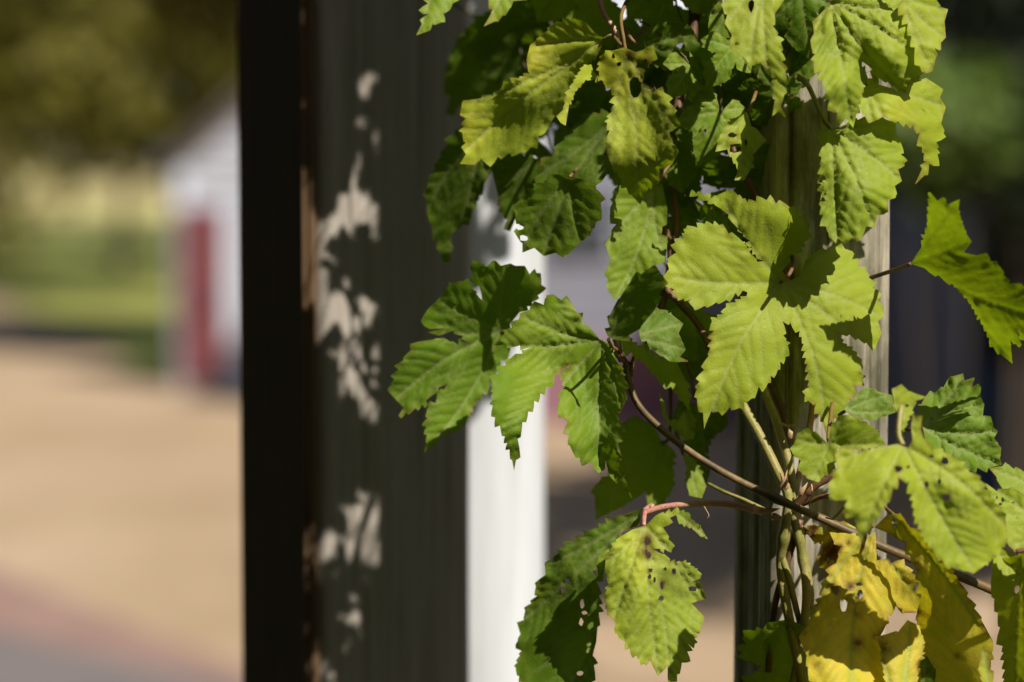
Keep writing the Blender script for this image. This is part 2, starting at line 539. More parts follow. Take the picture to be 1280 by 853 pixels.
def leaf_geometry(poly, J, tips, holes, pitch, amp, h, sec, r):
    """triangulated blade in 2-D: points, triangles, distances to veins and margins"""
    out = serrate(poly, J, pitch, amp, r, [t[:2] for t in tips])
    loops = [out]
    for (hx, hy, hr) in holes:
        n = 9
        ph = r.uniform(0, 6)
        el = r.uniform(0.65, 1.3)
        loops.append(np.array([(hx + hr * el * (0.75 + 0.5 * r.random()) * math.cos(ph + 6.283 * k / n),
                                hy + hr / el * (0.75 + 0.5 * r.random()) * math.sin(ph + 6.283 * k / n)) for k in range(n)]))
    J = np.array(J, float)
    mains, A, B = [], [], []
    for tp in tips:
        t = np.array(tp[:2], float)
        d = t - J
        nrm = np.array((-d[1], d[0])) * r.uniform(-0.06, 0.06)
        line = [J + d * s_ + nrm * math.sin(math.pi * s_) for s_ in np.linspace(0, 0.97, 14)]
        mains.append(np.array(line))
        for k in range(13): A.append(line[k]); B.append(line[k + 1])
    mA, mB = np.array(A), np.array(B)
    sA, sB = [], []
    for line in mains:
        L = np.hypot(*(line[-1] - line[0]))
        n = max(2, int(L / sec))
        for k in range(n):
            for sg in (-1, 1):
                t = (k + 0.75 + 0.25 * sg + r.uniform(-.2, .2)) / (n + 0.6)
                if t < 0.16 or t > 0.95: continue
                i = min(int(t * 13), 12)
                p = line[i] + (line[i + 1] - line[i]) * (t * 13 - i)
                d = (line[i + 1] - line[i]); d /= np.hypot(*d)
                an = R(46 + r.uniform(-7, 7)) * sg
                v = np.array((d[0] * math.cos(an) - d[1] * math.sin(an), d[0] * math.sin(an) + d[1] * math.cos(an)))
                ln = 0.42 * L * (1 - 0.75 * t) + 8
                m = p + v * ln * 0.5
                v2 = v * 0.9 + d * 0.25
                e = m + v2 * ln * 0.5
                sA += [p, m]; sB += [m, e]
    sA, sB = np.array(sA or [J]), np.array(sB or [J])
    lo, hi = out.min(0), out.max(0)
    gx, gy = np.meshgrid(np.arange(lo[0], hi[0], h), np.arange(lo[1], hi[1], h * 0.87))
    gx[::2] += h / 2
    g = np.stack([gx.ravel(), gy.ravel()], 1)
    g += np.array([(r.uniform(-.18, .18) * h, r.uniform(-.18, .18) * h) for _ in range(len(g))])
    g = g[inside(out, g)]
    vp_ = []
    for line in mains:
        for k in range(13):
            d = line[k + 1] - line[k]; L = np.hypot(*d); nn = max(1, int(L / 2.6))
            for q in range(nn): vp_.append(line[k] + d * q / nn)
    vp_ = np.array(vp_) if vp_ else np.zeros((0, 2))
    if len(vp_): vp_ = vp_[inside(out, vp_)]
    edA = np.concatenate(loops); edB = np.concatenate([np.roll(l, -1, 0) for l in loops])
    de = segdist(g, edA, edB)
    dm = segdist(g, mA, mB)
    g = g[(de > 0.45 * h) & (dm > 1.3)]
    for l in loops[1:]: g = g[~inside(l, g)]
    if len(vp_): vp_ = vp_[segdist(vp_, edA, edB) > 0.4 * h]
    verts = np.concatenate(loops + [g, vp_])
    edges, o = [], 0
    for l in loops:
        edges += [(o + k, o + (k + 1) % len(l)) for k in range(len(l))]
        o += len(l)
    cv, ce, cf, *_ = delaunay_2d_cdt([Vector(p) for p in verts], edges, [], 0, 1e-4)
    V = np.array([(p.x, p.y) for p in cv])
    F = np.array([f for f in cf if len(f) == 3])
    cen = V[F].mean(1)
    ok = inside(out, cen)
    for l in loops[1:]: ok &= ~inside(l, cen)
    F = F[ok]
    used = np.unique(F)
    rm = -np.ones(len(V), int); rm[used] = np.arange(len(used))
    V = V[used]; F = rm[F]
    return V, F, segdist(V, mA, mB), segdist(V, sA, sB), segdist(V, edA, edB)

NREND = 0
def blade_relief(V, dm, ds, de, pleat, fold, r, size):
    """height towards the viewer in mm: sunk veins, quilted fields, lifted halves, wavy margin"""
    pleat = pleat * 0.55
    h = -0.9 * pleat * np.exp(-(dm / 3.2) ** 2) - 0.55 * pleat * np.exp(-(ds / 2.2) ** 2)
    h += 1.25 * pleat * (1 - np.exp(-np.minimum(ds, dm) / 5.0))
    h += fold * 18 * np.tanh(dm / 38.0)
    sx, sy = r.uniform(0, 50), r.uniform(0, 50)
    wv = np.array([noise.noise(Vector((p[0] * 0.022 + sx, p[1] * 0.022 + sy, 0))) for p in V])
    w2 = np.array([noise.noise(Vector((p[0] * 0.075 + sy, p[1] * 0.075 + sx, 3))) for p in V])
    h += wv * 3.5 * pleat ** 0.5 + w2 * 1.6 * np.exp(-de / 9.0) * (1 + pleat)
    return h

def leaf_mesh(name, co, F, age, dm, ds, de, brown, ageV=None):
    me = bpy.data.meshes.new(name)
    me.from_pydata([tuple(c) for c in co], [], [tuple(int(i) for i in f) for f in F])
    me.update()
    n = len(co)
    vein = np.clip(np.exp(-(dm / 1.7) ** 2) + 0.62 * np.exp(-(ds / 1.1) ** 2), 0, 1)
    rim = np.exp(-de / 2.0)
    for nm, val in (('age', np.full(n, age) if ageV is None else ageV), ('vein', vein), ('rim', rim), ('brown', brown)):
        at = me.attributes.new(nm, 'FLOAT', 'POINT')
        at.data.foreach_set('value', np.asarray(val, np.float32))
    me.materials.append(M_LEAF)
    return me

PLANT = P(985, 500, D0 + 0.02)
vine = empty('hop_vine', (PLANT.x, PLANT.y, 0.0), label='leafy green climbing hop vine with some yellow leaves wound around the weathered post', category='vine')
LEAF_N = 0
def leaf(o, j, tips, d, g=(0, 0), cp='', age=0.4, holes='', fold=0.15, pleat=1.0, pitch=12.0, amp=5.0, h=3.3, sec=15.0,
         pet=None, petr=0.0011, petmat=None, brown='', label=None, yellow='', under=False):
    """one leaf: outline o, stalk point j, vein tips; d = distance offset (m) of j, g = slope right/up, cp = x,y,mm bends towards the viewer"""
    global LEAF_N
    LEAF_N += 1
    r = random.Random(LEAF_N * 31 + 5)
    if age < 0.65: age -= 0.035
    poly = [p[:2] for p in pts(o)]
    J = pts(j)[0][:2]
    T = [p[:2] for p in pts(tips)]
    hl = [((p[0]), (p[1]), p[2]) for p in pts(holes)]
    V, F, dm, ds, de = leaf_geometry(poly, J, T, hl, pitch, amp, h, sec, r)
    size = math.sqrt(np.ptp(V[:, 0]) * np.ptp(V[:, 1]))
    hgt = blade_relief(V, dm, ds, de, pleat, fold, r, size) * (-1 if under else 1)
    hgt += tps([c for c in pts(cp)])(V)
    mpp = (D0 + d) / F_PX
    dep = D0 + d + g[0] * (V[:, 0] - J[0]) * mpp + g[1] * (J[1] - V[:, 1]) * mpp - hgt * 0.001
    co = [P(V[i, 0], V[i, 1], dep[i]) for i in range(len(V))]
    br = np.zeros(len(V))
    for (bx_, by_, rr) in [p for p in pts(brown)]:
        br = np.maximum(br, np.exp(-((V[:, 0] - bx_) ** 2 + (V[:, 1] - by_) ** 2) / rr ** 2))
    ag = np.full(len(V), age)
    for (bx_, by_, rr) in [p for p in pts(yellow)]:
        ag += 0.17 * np.exp(-((V[:, 0] - bx_) ** 2 + (V[:, 1] - by_) ** 2) / rr ** 2)
    if age > 0.7:      # a dying leaf stays green along its veins and browns at the margin first
        ag -= 0.20 * np.exp(-(dm / 4.0) ** 2) + 0.06 * np.exp(-(ds / 3.0) ** 2)
        nz = np.array([noise.noise(Vector((p[0] * 0.05, p[1] * 0.05, LEAF_N))) for p in V])
        ag += 0.16 * nz
        br = np.maximum(br, np.exp(-de / 5.0) * np.clip(0.35 + 1.3 * nz, 0, 1))
    me = leaf_mesh('leaf', co, F, age, dm, ds, de, br, ag)
    ob = link('leaf', me, None, vine)
    if label: ob['label'] = label
    # stalk
    if pet is None:
        return ob
    jd = dep[np.argmin(((V - np.array(J)) ** 2).sum(1))]
    path = [P(J[0], J[1], jd + 0.0006)] + [P(p[0], p[1], D0 + (p[2] if p[2] is not None else d)) for p in pts(pet)]
    link('petiole', tube_mesh('petiole', path, petr, petr * 1.25, 7, 8, 3, 0.08, seed=LEAF_N), petmat or M_PETIOLE, ob)
    return ob

# ---- big pale leaf in front of the post
leaf('D:665,470 690,440 720,400 755,350 775,300 770,270 740,240 700,200 640,185 600,170 520,180 480,150 445,125 390,150 340,150 280,135 380,185 440,230 480,290 530,340 '
     '555,415 590,425 560,430 540,400 500,345 440,310 400,275 340,270 310,285 260,290 250,330 215,350 220,390 185,430 190,460 165,490 170,525 210,545 225,580 280,590 290,620 340,615 390,600 430,590 470,560 500,550 520,558 '
     '515,575 470,600 430,620 420,650 370,680 380,720 370,760 357,825 F:270,110 250,160 240,190 240,230 265,290 270,360 278,335 300,282 330,285 380,265 420,270 440,245 470,230 500,180 540,165 550,135 580,110 590,75 613,55 '
     'D:690,780 670,740 668,680 700,685 740,720 757,775 F:700,60 710,120 715,180 695,215 710,240 740,250 770,330 790,410 800,360 820,310 850,290 880,230 910,200 900,175 935,150 920,120 940,100 933,75 '
     'D:960,800 920,770 880,722 950,735 1020,770 1050,810 1080,740 1070,680 1095,660 1090,620 1070,590 1075,560 1045,540 1050,510 1030,495 1020,465 985,450 990,425 960,420 965,390 930,375 905,330 890,350 850,380 790,400 760,440 740,490 700,508',
     'D:662,515', 'D:190,490 420,165 1078,660 1050,790 F:790,395 280,345 D:905,345', -0.018, (0.30, 0.22),
     cp='D:662,515,0 200,480,-3 650,230,26 420,150,10 900,370,-6 1080,680,-4 F:790,400,-16 280,340,-14 D:520,800,4 760,640,4 850,560,5 400,430,4', age=0.53, fold=0.10, pleat=0.9,
     pitch=11, amp=4.9, sec=20, pet='D:690,490,-0.045 712,440,-0.03 700,380,-0.01', petmat=M_BINE_BROWN)

# ---- leaf hanging over the white post
leaf('C:975,655 940,610 900,580 885,545 835,470 815,490 780,465 750,480 740,510 695,500 680,530 640,545 635,570 600,580 605,605 575,630 520,685 580,675 640,680 685,690 650,715 620,715 600,735 575,740 580,765 540,780 550,800 520,830 '
     'E:530,230 525,260 535,310 556,345 576,390 596,445 607,490 615,535 623,490 630,400 650,330 700,240 750,180 790,120 850,85 845,100 815,130 830,180 800,270 820,310 840,330 850,430 890,480 915,510 935,500 970,545 995,530 1000,490 1020,560 1060,580 1115,655 1075,560 1050,500 1045,290 1085,240 1075,140 1050,80 1020,0',
     'C:985,660', 'C:640,555 530,684 E:614,525 975,540 1112,652 C:830,480', -0.015, (0.22, 0.25),
     cp='C:985,660,0 620,600,6 800,500,-4 E:615,520,-14 560,250,6 690,180,-12 760,110,-22 825,240,8 930,250,-12 960,450,-16 900,440,2 1080,220,16 1050,450,6 1110,650,2', age=0.37, fold=0.12, pleat=2.0, sec=13, h=3.0,
     pet='X:772,445,-0.008 783,455,0.0', label='green leaf with shaded right lobe and one long pointed tip')

# ---- leaf behind it, left
leaf('C:435,345 480,335 500,350 530,325 560,345 600,335 620,345 650,345 680,380 710,375 730,425 715,470 690,500 640,540 600,590 600,700 560,740 540,790 E:515,165 480,210 440,260 420,310 380,360 310,370 270,430 225,480 250,420 245,350 255,260 300,200 330,172 290,200 260,240 200,270 130,305 150,270 85,200 110,150 150,70 '
     'C:180,700 240,660 310,650 380,680 430,672 400,640 360,618 300,640 250,625 330,608 260,612 230,590 250,530 300,480 340,430 400,410 440,440 480,490 470,480 450,430',
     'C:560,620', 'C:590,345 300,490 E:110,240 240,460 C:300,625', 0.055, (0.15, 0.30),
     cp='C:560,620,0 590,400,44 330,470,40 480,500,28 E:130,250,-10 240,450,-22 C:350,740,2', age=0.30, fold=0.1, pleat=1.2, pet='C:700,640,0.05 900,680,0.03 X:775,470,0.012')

# ---- top left
leaf('A:165,0 185,15 165,60 190,60 160,100 135,150 190,130 205,100 240,95 250,55 280,40 290,15 320,0 350,-120 260,-200 150,-90', 'A:260,-190', 'A:138,148 300,-20', -0.06, (0.2, 0.3), age=0.42, h=3.0, pet='A:420,-260,-0.05 700,-330,-0.03')
leaf('A:440,0 455,40 450,60 420,112 470,90 500,65 530,35 545,5 600,0 640,-120 540,-210 420,-100', 'A:545,-200', 'A:422,110 590,-10', -0.065, (0.25, 0.3), age=0.46, h=3.0, pet='A:650,-280,-0.05 800,-330,-0.03')
leaf('A:720,-40 500,20 380,90 310,170 270,260 255,340 280,400 260,480 290,490 330,440 420,420 560,330 640,240 700,130 760,90 800,0', 'A:790,-10', 'A:265,480 420,420 300,200', 0.13, (-0.3, -0.55), age=0.22, h=4, pet='A:900,-60,0.10 1000,-200,0.06')
leaf('A:690,130 720,100 790,85 850,95 890,140 930,160 915,200 900,230 840,280 800,340 770,400 745,470 720,490 700,520 680,560 650,570 620,620 580,640 530,640 480,660 430,690 410,670 375,695 320,690 345,650 325,620 345,600 330,560 345,500 320,480 330,425 410,415 460,400 490,380 500,355 535,350 570,330 615,310 600,250 615,190 640,170',
     'A:925,165', 'A:325,650 335,430 615,200 700,520', 0.0, (-0.25, 0.05), cp='A:925,165,0 330,440,12 340,660,-6 500,520,-14 640,210,6 700,480,-26 600,400,0', age=0.57, fold=0.2, pleat=1.4,
     pet='A:960,150,0.0 1010,190,0.01 1100,120,0.02', yellow='A:350,560,40 620,230,30', label='yellow-green leaf catching sun at the upper left of the vine')
leaf('A:840,280 860,275 880,300 915,335 850,335 805,385 780,440 765,530 745,520 725,490 757,460 768,400 800,345', 'A:905,330', 'A:755,525 745,490', -0.01, (0.6, 0.2), age=0.62, pitch=6, amp=2.7, h=2.6)
leaf('A:910,250 930,225 960,215 1010,200 1060,220 1090,210 1140,215 1150,240 1120,262 1070,262 1060,285 1095,310 1065,345 1090,350 1130,390 1180,390 1200,430 1225,480 1250,530 1200,560 1215,600 1240,640 1215,690 1160,710 1150,770 1115,790 1078,862 1040,820 1020,790 1000,750 960,700 940,650 935,610 950,550 940,520 960,470 970,440 975,400 955,370 920,340 905,300',
     'A:1020,225', 'A:1078,855 945,640 1240,540 1235,660', -0.03, (0.35, 0.05), cp='A:1020,225,0 1060,500,0 950,600,-4 1180,500,22 1220,650,30 1078,860,-14', age=0.60, fold=-0.25, pleat=1.3,
     holes='A:1055,368,9 990,270,3 965,238,2.5 1100,275,5', brown='A:1110,262,10 1040,230,8', pet='A:1010,170,-0.02 1000,60,0.0 1060,-60,0.02', yellow='A:980,300,35', label='chewed yellow-green leaf hanging from the upper middle of the vine')
leaf('B:-60,150 0,105 60,100 130,100 160,130 170,170 190,200 250,250 300,300 240,340 190,360 110,320 50,290 -40,250', 'B:-70,190', 'B:290,300 160,135 100,320', 0.01, (-0.3, -0.35), age=0.28, holes='B:8,143,6 105,192,4.5 120,258,3', pet='B:-100,170,0.0 -130,120,0.01')
leaf('A:950,480 870,480 830,500 800,560 760,590 720,640 660,680 630,740 640,780 660,830 700,870 745,850 800,830 860,800 910,770 950,720 960,600', 'A:950,520', 'A:630,745 720,860 900,770', 0.035, (-0.3, 0.0), cp='A:640,740,-6 800,650,0 700,850,4', age=0.25, pet='A:1000,470,0.03 1080,440,0.02')
leaf('C:700,20 650,60 620,120 640,170 620,210 650,250 650,290 700,270 740,305 790,290 830,300 880,260 930,220 960,160 980,80 960,20 900,-20 800,-40', 'C:850,-30', 'C:655,285 740,300 900,240', -0.022, (-0.35, -0.3), age=0.36, holes='C:640,185,4 655,228,4.5', h=3.8, pet='C:900,-80,0.06 1000,-100,0.04')
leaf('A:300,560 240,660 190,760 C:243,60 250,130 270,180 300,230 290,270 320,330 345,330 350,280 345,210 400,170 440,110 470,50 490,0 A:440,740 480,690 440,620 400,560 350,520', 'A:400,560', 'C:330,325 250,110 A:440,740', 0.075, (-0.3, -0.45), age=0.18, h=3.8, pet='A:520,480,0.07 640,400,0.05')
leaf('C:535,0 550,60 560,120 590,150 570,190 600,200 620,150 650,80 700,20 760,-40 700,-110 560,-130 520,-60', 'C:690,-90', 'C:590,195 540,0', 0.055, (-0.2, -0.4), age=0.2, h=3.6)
# ---- top middle and right
leaf('B:290,0 280,30 300,60 290,100 320,150 310,170 330,220 370,240 400,280 440,265 480,290 500,330 490,380 500,420 490,490 515,470 545,495 520,440 540,400 530,350 545,300 530,260 525,180 510,150 490,110 500,60 540,0 545,-80 420,-160 280,-70', 'B:450,-120', 'B:495,470 300,110 395,275 530,10', -0.055, (0.35, 0.35),
     cp='B:450,-120,0 480,150,4 310,100,-6 500,450,-14', age=0.56, holes='B:400,25,6 340,185,2.5', pleat=1.2, pet='B:470,-220,-0.04 560,-330,-0.01', label='pale leaf with narrow torn tip at the top centre of the vine')
leaf('B:550,20 600,0 650,20 660,80 640,150 680,200 690,300 650,330 600,310 560,340 530,280 500,200 490,140 520,80', 'B:640,10', 'B:560,330 680,290 500,150', -0.005, (-0.2, -0.3), age=0.33, pet='B:660,-60,-0.01 640,-160,0.0')
leaf('B:230,50 260,10 290,20 310,100 290,160 250,200 190,222 180,190 230,150 220,100', 'B:300,60', 'B:185,215 225,60', 0.0, (0.1, -0.2), age=0.34, h=3)
leaf('B:740,10 690,60 660,100 665,140 650,170 670,230 665,260 695,300 700,340 720,380 730,420 740,470 765,465 775,520 800,500 830,540 845,480 850,440 880,350 885,310 868,260 900,300 940,330 975,345 1000,365 1030,385 1050,395 1062,360 1100,340 1130,290 1160,285 1165,220 1180,200 1150,150 1130,100 1140,40 1110,0 1090,-40 900,-70 760,-40',
     'B:735,5', 'B:825,535 1050,392 1165,285 1135,30 665,130', -0.055, (0.22, 0.30), cp='B:735,5,0 820,500,-16 700,250,-4 885,300,-18 960,250,10 1050,380,-12 1170,230,-20 1130,20,-6 960,60,6 800,330,8', age=0.50, fold=0.22, pleat=2.7, pitch=10, sec=14,
     pet='B:700,-20,-0.08 640,-90,-0.05', label='large wrinkled green leaf at the top right of the vine')
leaf('B:1060,-30 1180,0 1200,30 1230,40 1215,90 1220,160 1200,180 1200,210 1170,200 1180,240 1165,300 1140,310 1110,280 1090,200 1060,100 1020,20', 'B:1040,-10', 'B:1228,42 1165,300 1215,160', -0.06, (0.5, 0.1), age=0.55, pet='B:980,-60,-0.06 820,-130,-0.04')
leaf('B:880,330 1010,390 1060,350 1140,330 1200,370 1195,410 1220,450 1200,520 1210,560 1180,600 1185,650 1170,700 1150,690 1130,740 1090,778 1120,710 1140,680 1120,620 1110,560 1080,530 1020,510 960,490 900,520 850,440', 'B:885,360', 'B:1095,772 1215,450 1140,335 910,510', -0.044, (0.35, 0.15), cp='B:885,360,0 950,460,10 1050,420,6 1150,470,-6 1100,770,-16', age=0.53, pleat=1.2, yellow='B:1020,480,25', pet='B:820,280,-0.05 740,200,-0.03')
leaf('B:690,490 700,540 670,570 700,620 695,700 700,850 D:835,60 850,130 830,200 850,280 870,330 892,352 900,330 930,355 960,330 990,335 1020,280 1055,285 1065,235 1100,225 1110,170 1145,150 1140,110 1170,90 1155,40 1180,15 B:1030,650 1035,610 1010,570 1010,520 960,500 900,515 850,505 800,525 740,545 720,520',
     'B:735,540', 'D:900,345 1050,280 1165,90 B:1010,525 675,580', -0.046, (0.20, 0.35), cp='B:735,540,0 900,520,6 1030,600,-12 D:890,340,-14 1060,280,-12 1000,150,6 860,150,-6', age=0.47, fold=0.15, pleat=2.2, pitch=11, amp=5.1, sec=15,
     pet='B:700,490,-0.045 640,360,-0.03 600,330,-0.01', petmat=M_BINE_GREEN, petr=0.0014, label='broad pale leaf hanging against the sunlit upper part of the post')
leaf('B:380,470 330,500 290,530 260,600 250,640 300,630 335,690 345,720 330,760 370,760 400,710 410,650 465,590 430,550 400,530 390,490', 'B:385,480', 'B:350,755 255,635 460,590', -0.01, (0.3, 0.2), age=0.5, holes='B:335,625,7 376,600,3.5 322,570,4', h=2.8, pitch=7, amp=3.2, pet='B:410,420,0.0 430,360,0.02', label='small chewed leaf with holes left of the post')
# ---- middle
leaf('C:1080,0 1030,80 1020,100 1045,170 1000,260 1020,320 1010,400 1005,440 1040,490 1090,450 1140,390 1190,350 1250,330 1260,250 1220,210 1240,180 1260,100 1240,0', 'C:1200,30', 'C:1040,485 1005,265 1250,330', 0.0, (0.3, -0.05), age=0.40, holes='C:1150,420,4', pleat=1.3, pet='C:1240,-40,0.01 1300,-120,0.02')
leaf('C:1210,340 1150,380 1100,420 1060,480 1020,550 1015,650 1060,660 1100,640 1150,600 1200,540 1220,460 1250,400', 'C:1012,655', 'C:1215,345 1160,590 1060,480', -0.055, (-0.5, -0.35), age=0.24, pet='X:768,440,0.002 776,452,0.003')
leaf('D:60,710 110,660 150,630 200,650 250,690 230,730 260,800 235,830 270,850 200,850 120,800', 'C:1060,650', 'D:250,690 260,800 200,840', -0.035, (-0.1, 0.5), age=0.24, pet='X:776,440,0.0')
leaf('C:1030,655 1080,640 1130,680 1180,700 1240,740 F:60,-30 110,20 150,70 190,150 210,230 205,288 180,240 130,180 60,130 0,60', 'C:1035,657', 'F:205,280 150,80', 0.015, (0.45, 0.3), age=0.45, pleat=1.3, pet='X:778,450,0.008')
leaf('E:1050,350 1110,310 1170,330 1230,400 1280,440 1285,600 1230,680 1180,690 1170,620 1120,650 1060,690 960,740 955,640 980,570 1050,540 1060,460', 'E:1240,420', 'E:965,735 1195,690 1060,350', 0.06, (-0.15, -0.1), cp='E:1100,340,-8 1230,690,-10 960,700,6', age=0.36, h=3.6, pet='E:1270,380,0.05 X:838,480,0.03')
leaf('F:160,240 240,250 280,300 365,290 370,340 300,400 270,460 300,520 280,590 220,480 180,400 130,330', 'F:230,230', 'F:365,295 285,580 150,320', 0.05, (-0.2, -0.3), age=0.18, h=3.4, pet='F:215,150,0.04 190,60,0.03')
leaf('F:175,455 220,480 260,550 280,600 260,650 210,640 195,580 200,520', 'F:180,460', 'F:240,645 275,600', 0.03, (0.5, 0.1), age=0.42, h=2.8, pitch=7, amp=2.7, pet='X:845,540,0.015')
leaf('F:80,200 95,225 108,260 100,300 130,330 160,320 200,260 235,330 225,400 190,410 150,370 110,320 92,280', 'F:190,290', 'F:82,203 200,400', 0.03, (0.2, 0.1), age=0.46, h=2.8, pitch=8, amp=2.7, pet='F:210,200,0.03')
leaf('D:270,560 330,640 400,660 420,720 370,800 300,850 230,840 180,760 200,650', 'D:260,570', 'D:400,690 310,845', 0.05, (-0.2, -0.1), age=0.36, h=3.4)
leaf('D:290,160 330,190 420,240 450,300 430,330 370,290 320,230', 'D:440,310', 'D:300,170', 0.0, (-0.3, -0.4), age=0.3, h=2.8)
# ---- lower left
leaf('G:680,120 600,150 500,200 400,260 330,310 270,350 275,400 235,450 240,490 190,550 185,590 155,600 170,650 150,700 175,720 150,790 175,852 190,960 300,1040 440,960 470,852 480,780 475,740 490,680 495,620 500,560 500,490 490,430 510,360 520,310 560,270 600,220 670,190',
     'G:690,130', 'G:310,1020 165,610 490,680 280,360', 0.005, (-0.30, 0.10), cp='G:690,130,0 400,400,0 200,500,-14 180,750,-10 320,800,4 480,700,-10', age=0.26, fold=0.12, pleat=1.1, pitch=11, amp=5.4, holes='G:365,425,3.5 348,462,3.5 430,525,4 440,560,3 426,598,3.5 420,815,3.5 485,390,3',
     pet='G:720,110,0.005 X:815,636,0.003', petmat=M_PINK, petr=0.0016, yellow='G:390,370,14 250,480,18', label='large dark leaf hanging at the bottom beside the white post')
leaf('G:640,210 590,240 560,280 530,320 525,380 545,440 525,490 540,570 570,600 565,630 590,670 610,680 630,710 660,740 690,775 715,760 750,828 775,800 790,780 790,852 830,850 830,820 850,770 870,770 875,690 905,690 900,640 925,645 945,575 905,535 890,520 955,500 930,440 890,430 930,405 915,380 870,350 800,345 760,300 730,292 810,290 770,200 800,160 840,130 740,150 700,190',
     'G:690,190', 'G:800,845 750,825 560,590 945,500 945,575 530,350', -0.02, (0.18, 0.20), cp='G:690,190,0 700,500,4 540,450,-2 600,320,6 800,500,-10 930,480,-18 760,800,-14 800,250,4', age=0.50, fold=0.12, pleat=2.2, pitch=9, amp=4.1, sec=14, h=3.0,
     holes='G:765,445,3.5 895,458,4.5 718,380,2.6 714,408,2.6 816,386,3.2 762,500,3.2 706,262,3.5 712,318,3.2 735,420,2.4 780,375,2', brown='G:700,300,9 705,250,8 770,440,6', yellow='G:650,260,22 680,390,22', pet='G:690,165,-0.01 X:806,640,0.0', petmat=M_PINK, petr=0.0014,
     label='sunlit leaf with small holes hanging at the bottom centre')
leaf('G:820,130 880,140 885,165 930,200 960,250 930,240 890,200 850,185 828,155', 'G:822,138', 'G:955,246', -0.005, (0.2, 0.3), age=0.36, pitch=6, amp=2.7, h=2.6)
leaf('G:545,290 510,310 492,360 500,420 520,400 530,340', 'G:545,292', 'G:503,412', -0.01, (-0.3, 0.0), age=0.45, pitch=7, amp=2.0, h=2.6)
leaf('H:270,590 210,600 180,630 150,635 100,660 110,690 70,705 90,730 60,745 120,765 180,780 195,810 140,820 100,852 110,960 250,1040 400,980 430,880 400,852 380,760 350,720 360,620 320,600 290,600', 'H:400,900', 'H:65,745 250,600 120,960 355,640', 0.01, (0.12, 0.28), cp='H:400,900,0 270,620,24 100,730,-4 250,720,10', age=0.40, pleat=1.1, pitch=10, amp=4.9, label='green lobed leaf at the bottom of the post')
# ---- yellow group, lower right
leaf('H:450,200 520,172 570,200 600,250 655,220 660,340 720,350 780,360 830,420 820,470 855,490 850,550 780,560 740,530 700,560 700,610 650,660 690,700 700,852 690,960 560,1020 400,960 390,852 370,790 365,740 330,660 370,610 390,550 430,490 430,450 460,400 490,350 500,320 510,280 480,260',
     'H:640,200', 'H:560,1000 340,670 830,480 455,210', -0.035, (0.28, 0.22), cp='H:640,200,0 600,500,0 400,600,-10 340,680,-16 800,420,6 830,520,-10 520,850,8 680,800,-4', age=0.98, fold=0.1, pleat=1.3, pitch=13, amp=4.6, holes='H:520,525,6.5 585,440,3 490,465,4.5 590,480,4.5', brown='H:565,490,11 550,450,9 580,560,7 600,285,6 615,322,6 480,460,9 580,690,8 415,775,5 540,265,4',
     pet='H:655,120,-0.03 640,60,-0.01', petmat=M_PETIOLE, label='torn yellow leaf with brown holes at the bottom right')
leaf('H:450,220 500,230 512,300 480,350 460,380 420,370 405,330 430,310 440,250', 'H:500,225', 'H:420,365', -0.03, (-0.3, 0.1), age=0.9, pitch=6, amp=4.1, h=2.6, pleat=2.0, brown='H:470,300,28 440,350,20', holes='H:455,335,2.4 470,355,2.2', label='withered brown curl of a leaf')
leaf('H:345,200 390,190 430,200 425,240 435,265 395,260 370,230 340,235', 'H:430,200', 'H:345,225', 0.0, (-0.1, 0.1), age=0.9, pitch=6, amp=3.4, h=2.6, pleat=2.0, brown='H:385,225,26', label='small shrivelled brown leaf')
leaf('H:650,200 700,150 760,140 800,200 860,230 880,270 910,320 960,360 1000,420 1040,490 1100,590 1150,680 1140,760 1120,852 1070,980 940,1040 840,960 830,852 840,760 830,680 830,560 850,480 830,380 800,320 780,260 720,230',
     'H:735,150', 'H:960,1020 1095,620 835,560', -0.065, (-0.45, -0.6), cp='H:735,150,0 860,330,6 1000,600,0 960,900,-10 1090,620,-14 835,600,-4', age=0.93, fold=0.3, pleat=1.0, pitch=14, amp=4.1, holes='H:735,170,3 735,190,2.5 900,270,5', brown='H:995,390,6 1000,745,5', pet='H:700,120,-0.05 640,60,-0.02', label='long yellow leaf with pale midrib at the bottom right')
leaf('H:655,660 700,650 750,640 790,590 830,610 860,680 850,740 830,790 830,852 800,960 720,960 690,800 680,720', 'H:760,960', 'H:800,600 670,670', -0.07, (0.3, 0.2), cp='H:760,960,0 800,620,-12 680,680,-8', age=0.92, pleat=1.6, pitch=9, amp=4.1, brown='H:700,705,8', label='crinkled yellow leaf edge at the very bottom')
leaf('H:1110,700 1125,730 1140,800 1150,852 1135,930 1110,860 1090,790 1095,730', 'H:1140,920', 'H:1112,705', -0.08, (0.2, 0.2), age=0.8, pitch=9, amp=2.0, h=2.8)
leaf('H:840,760 870,740 900,790 905,852 880,960 820,960 850,840', 'H:850,950', 'H:870,745', -0.02, (-0.2, 0.0), age=0.22, pitch=9, amp=2.7, h=3)
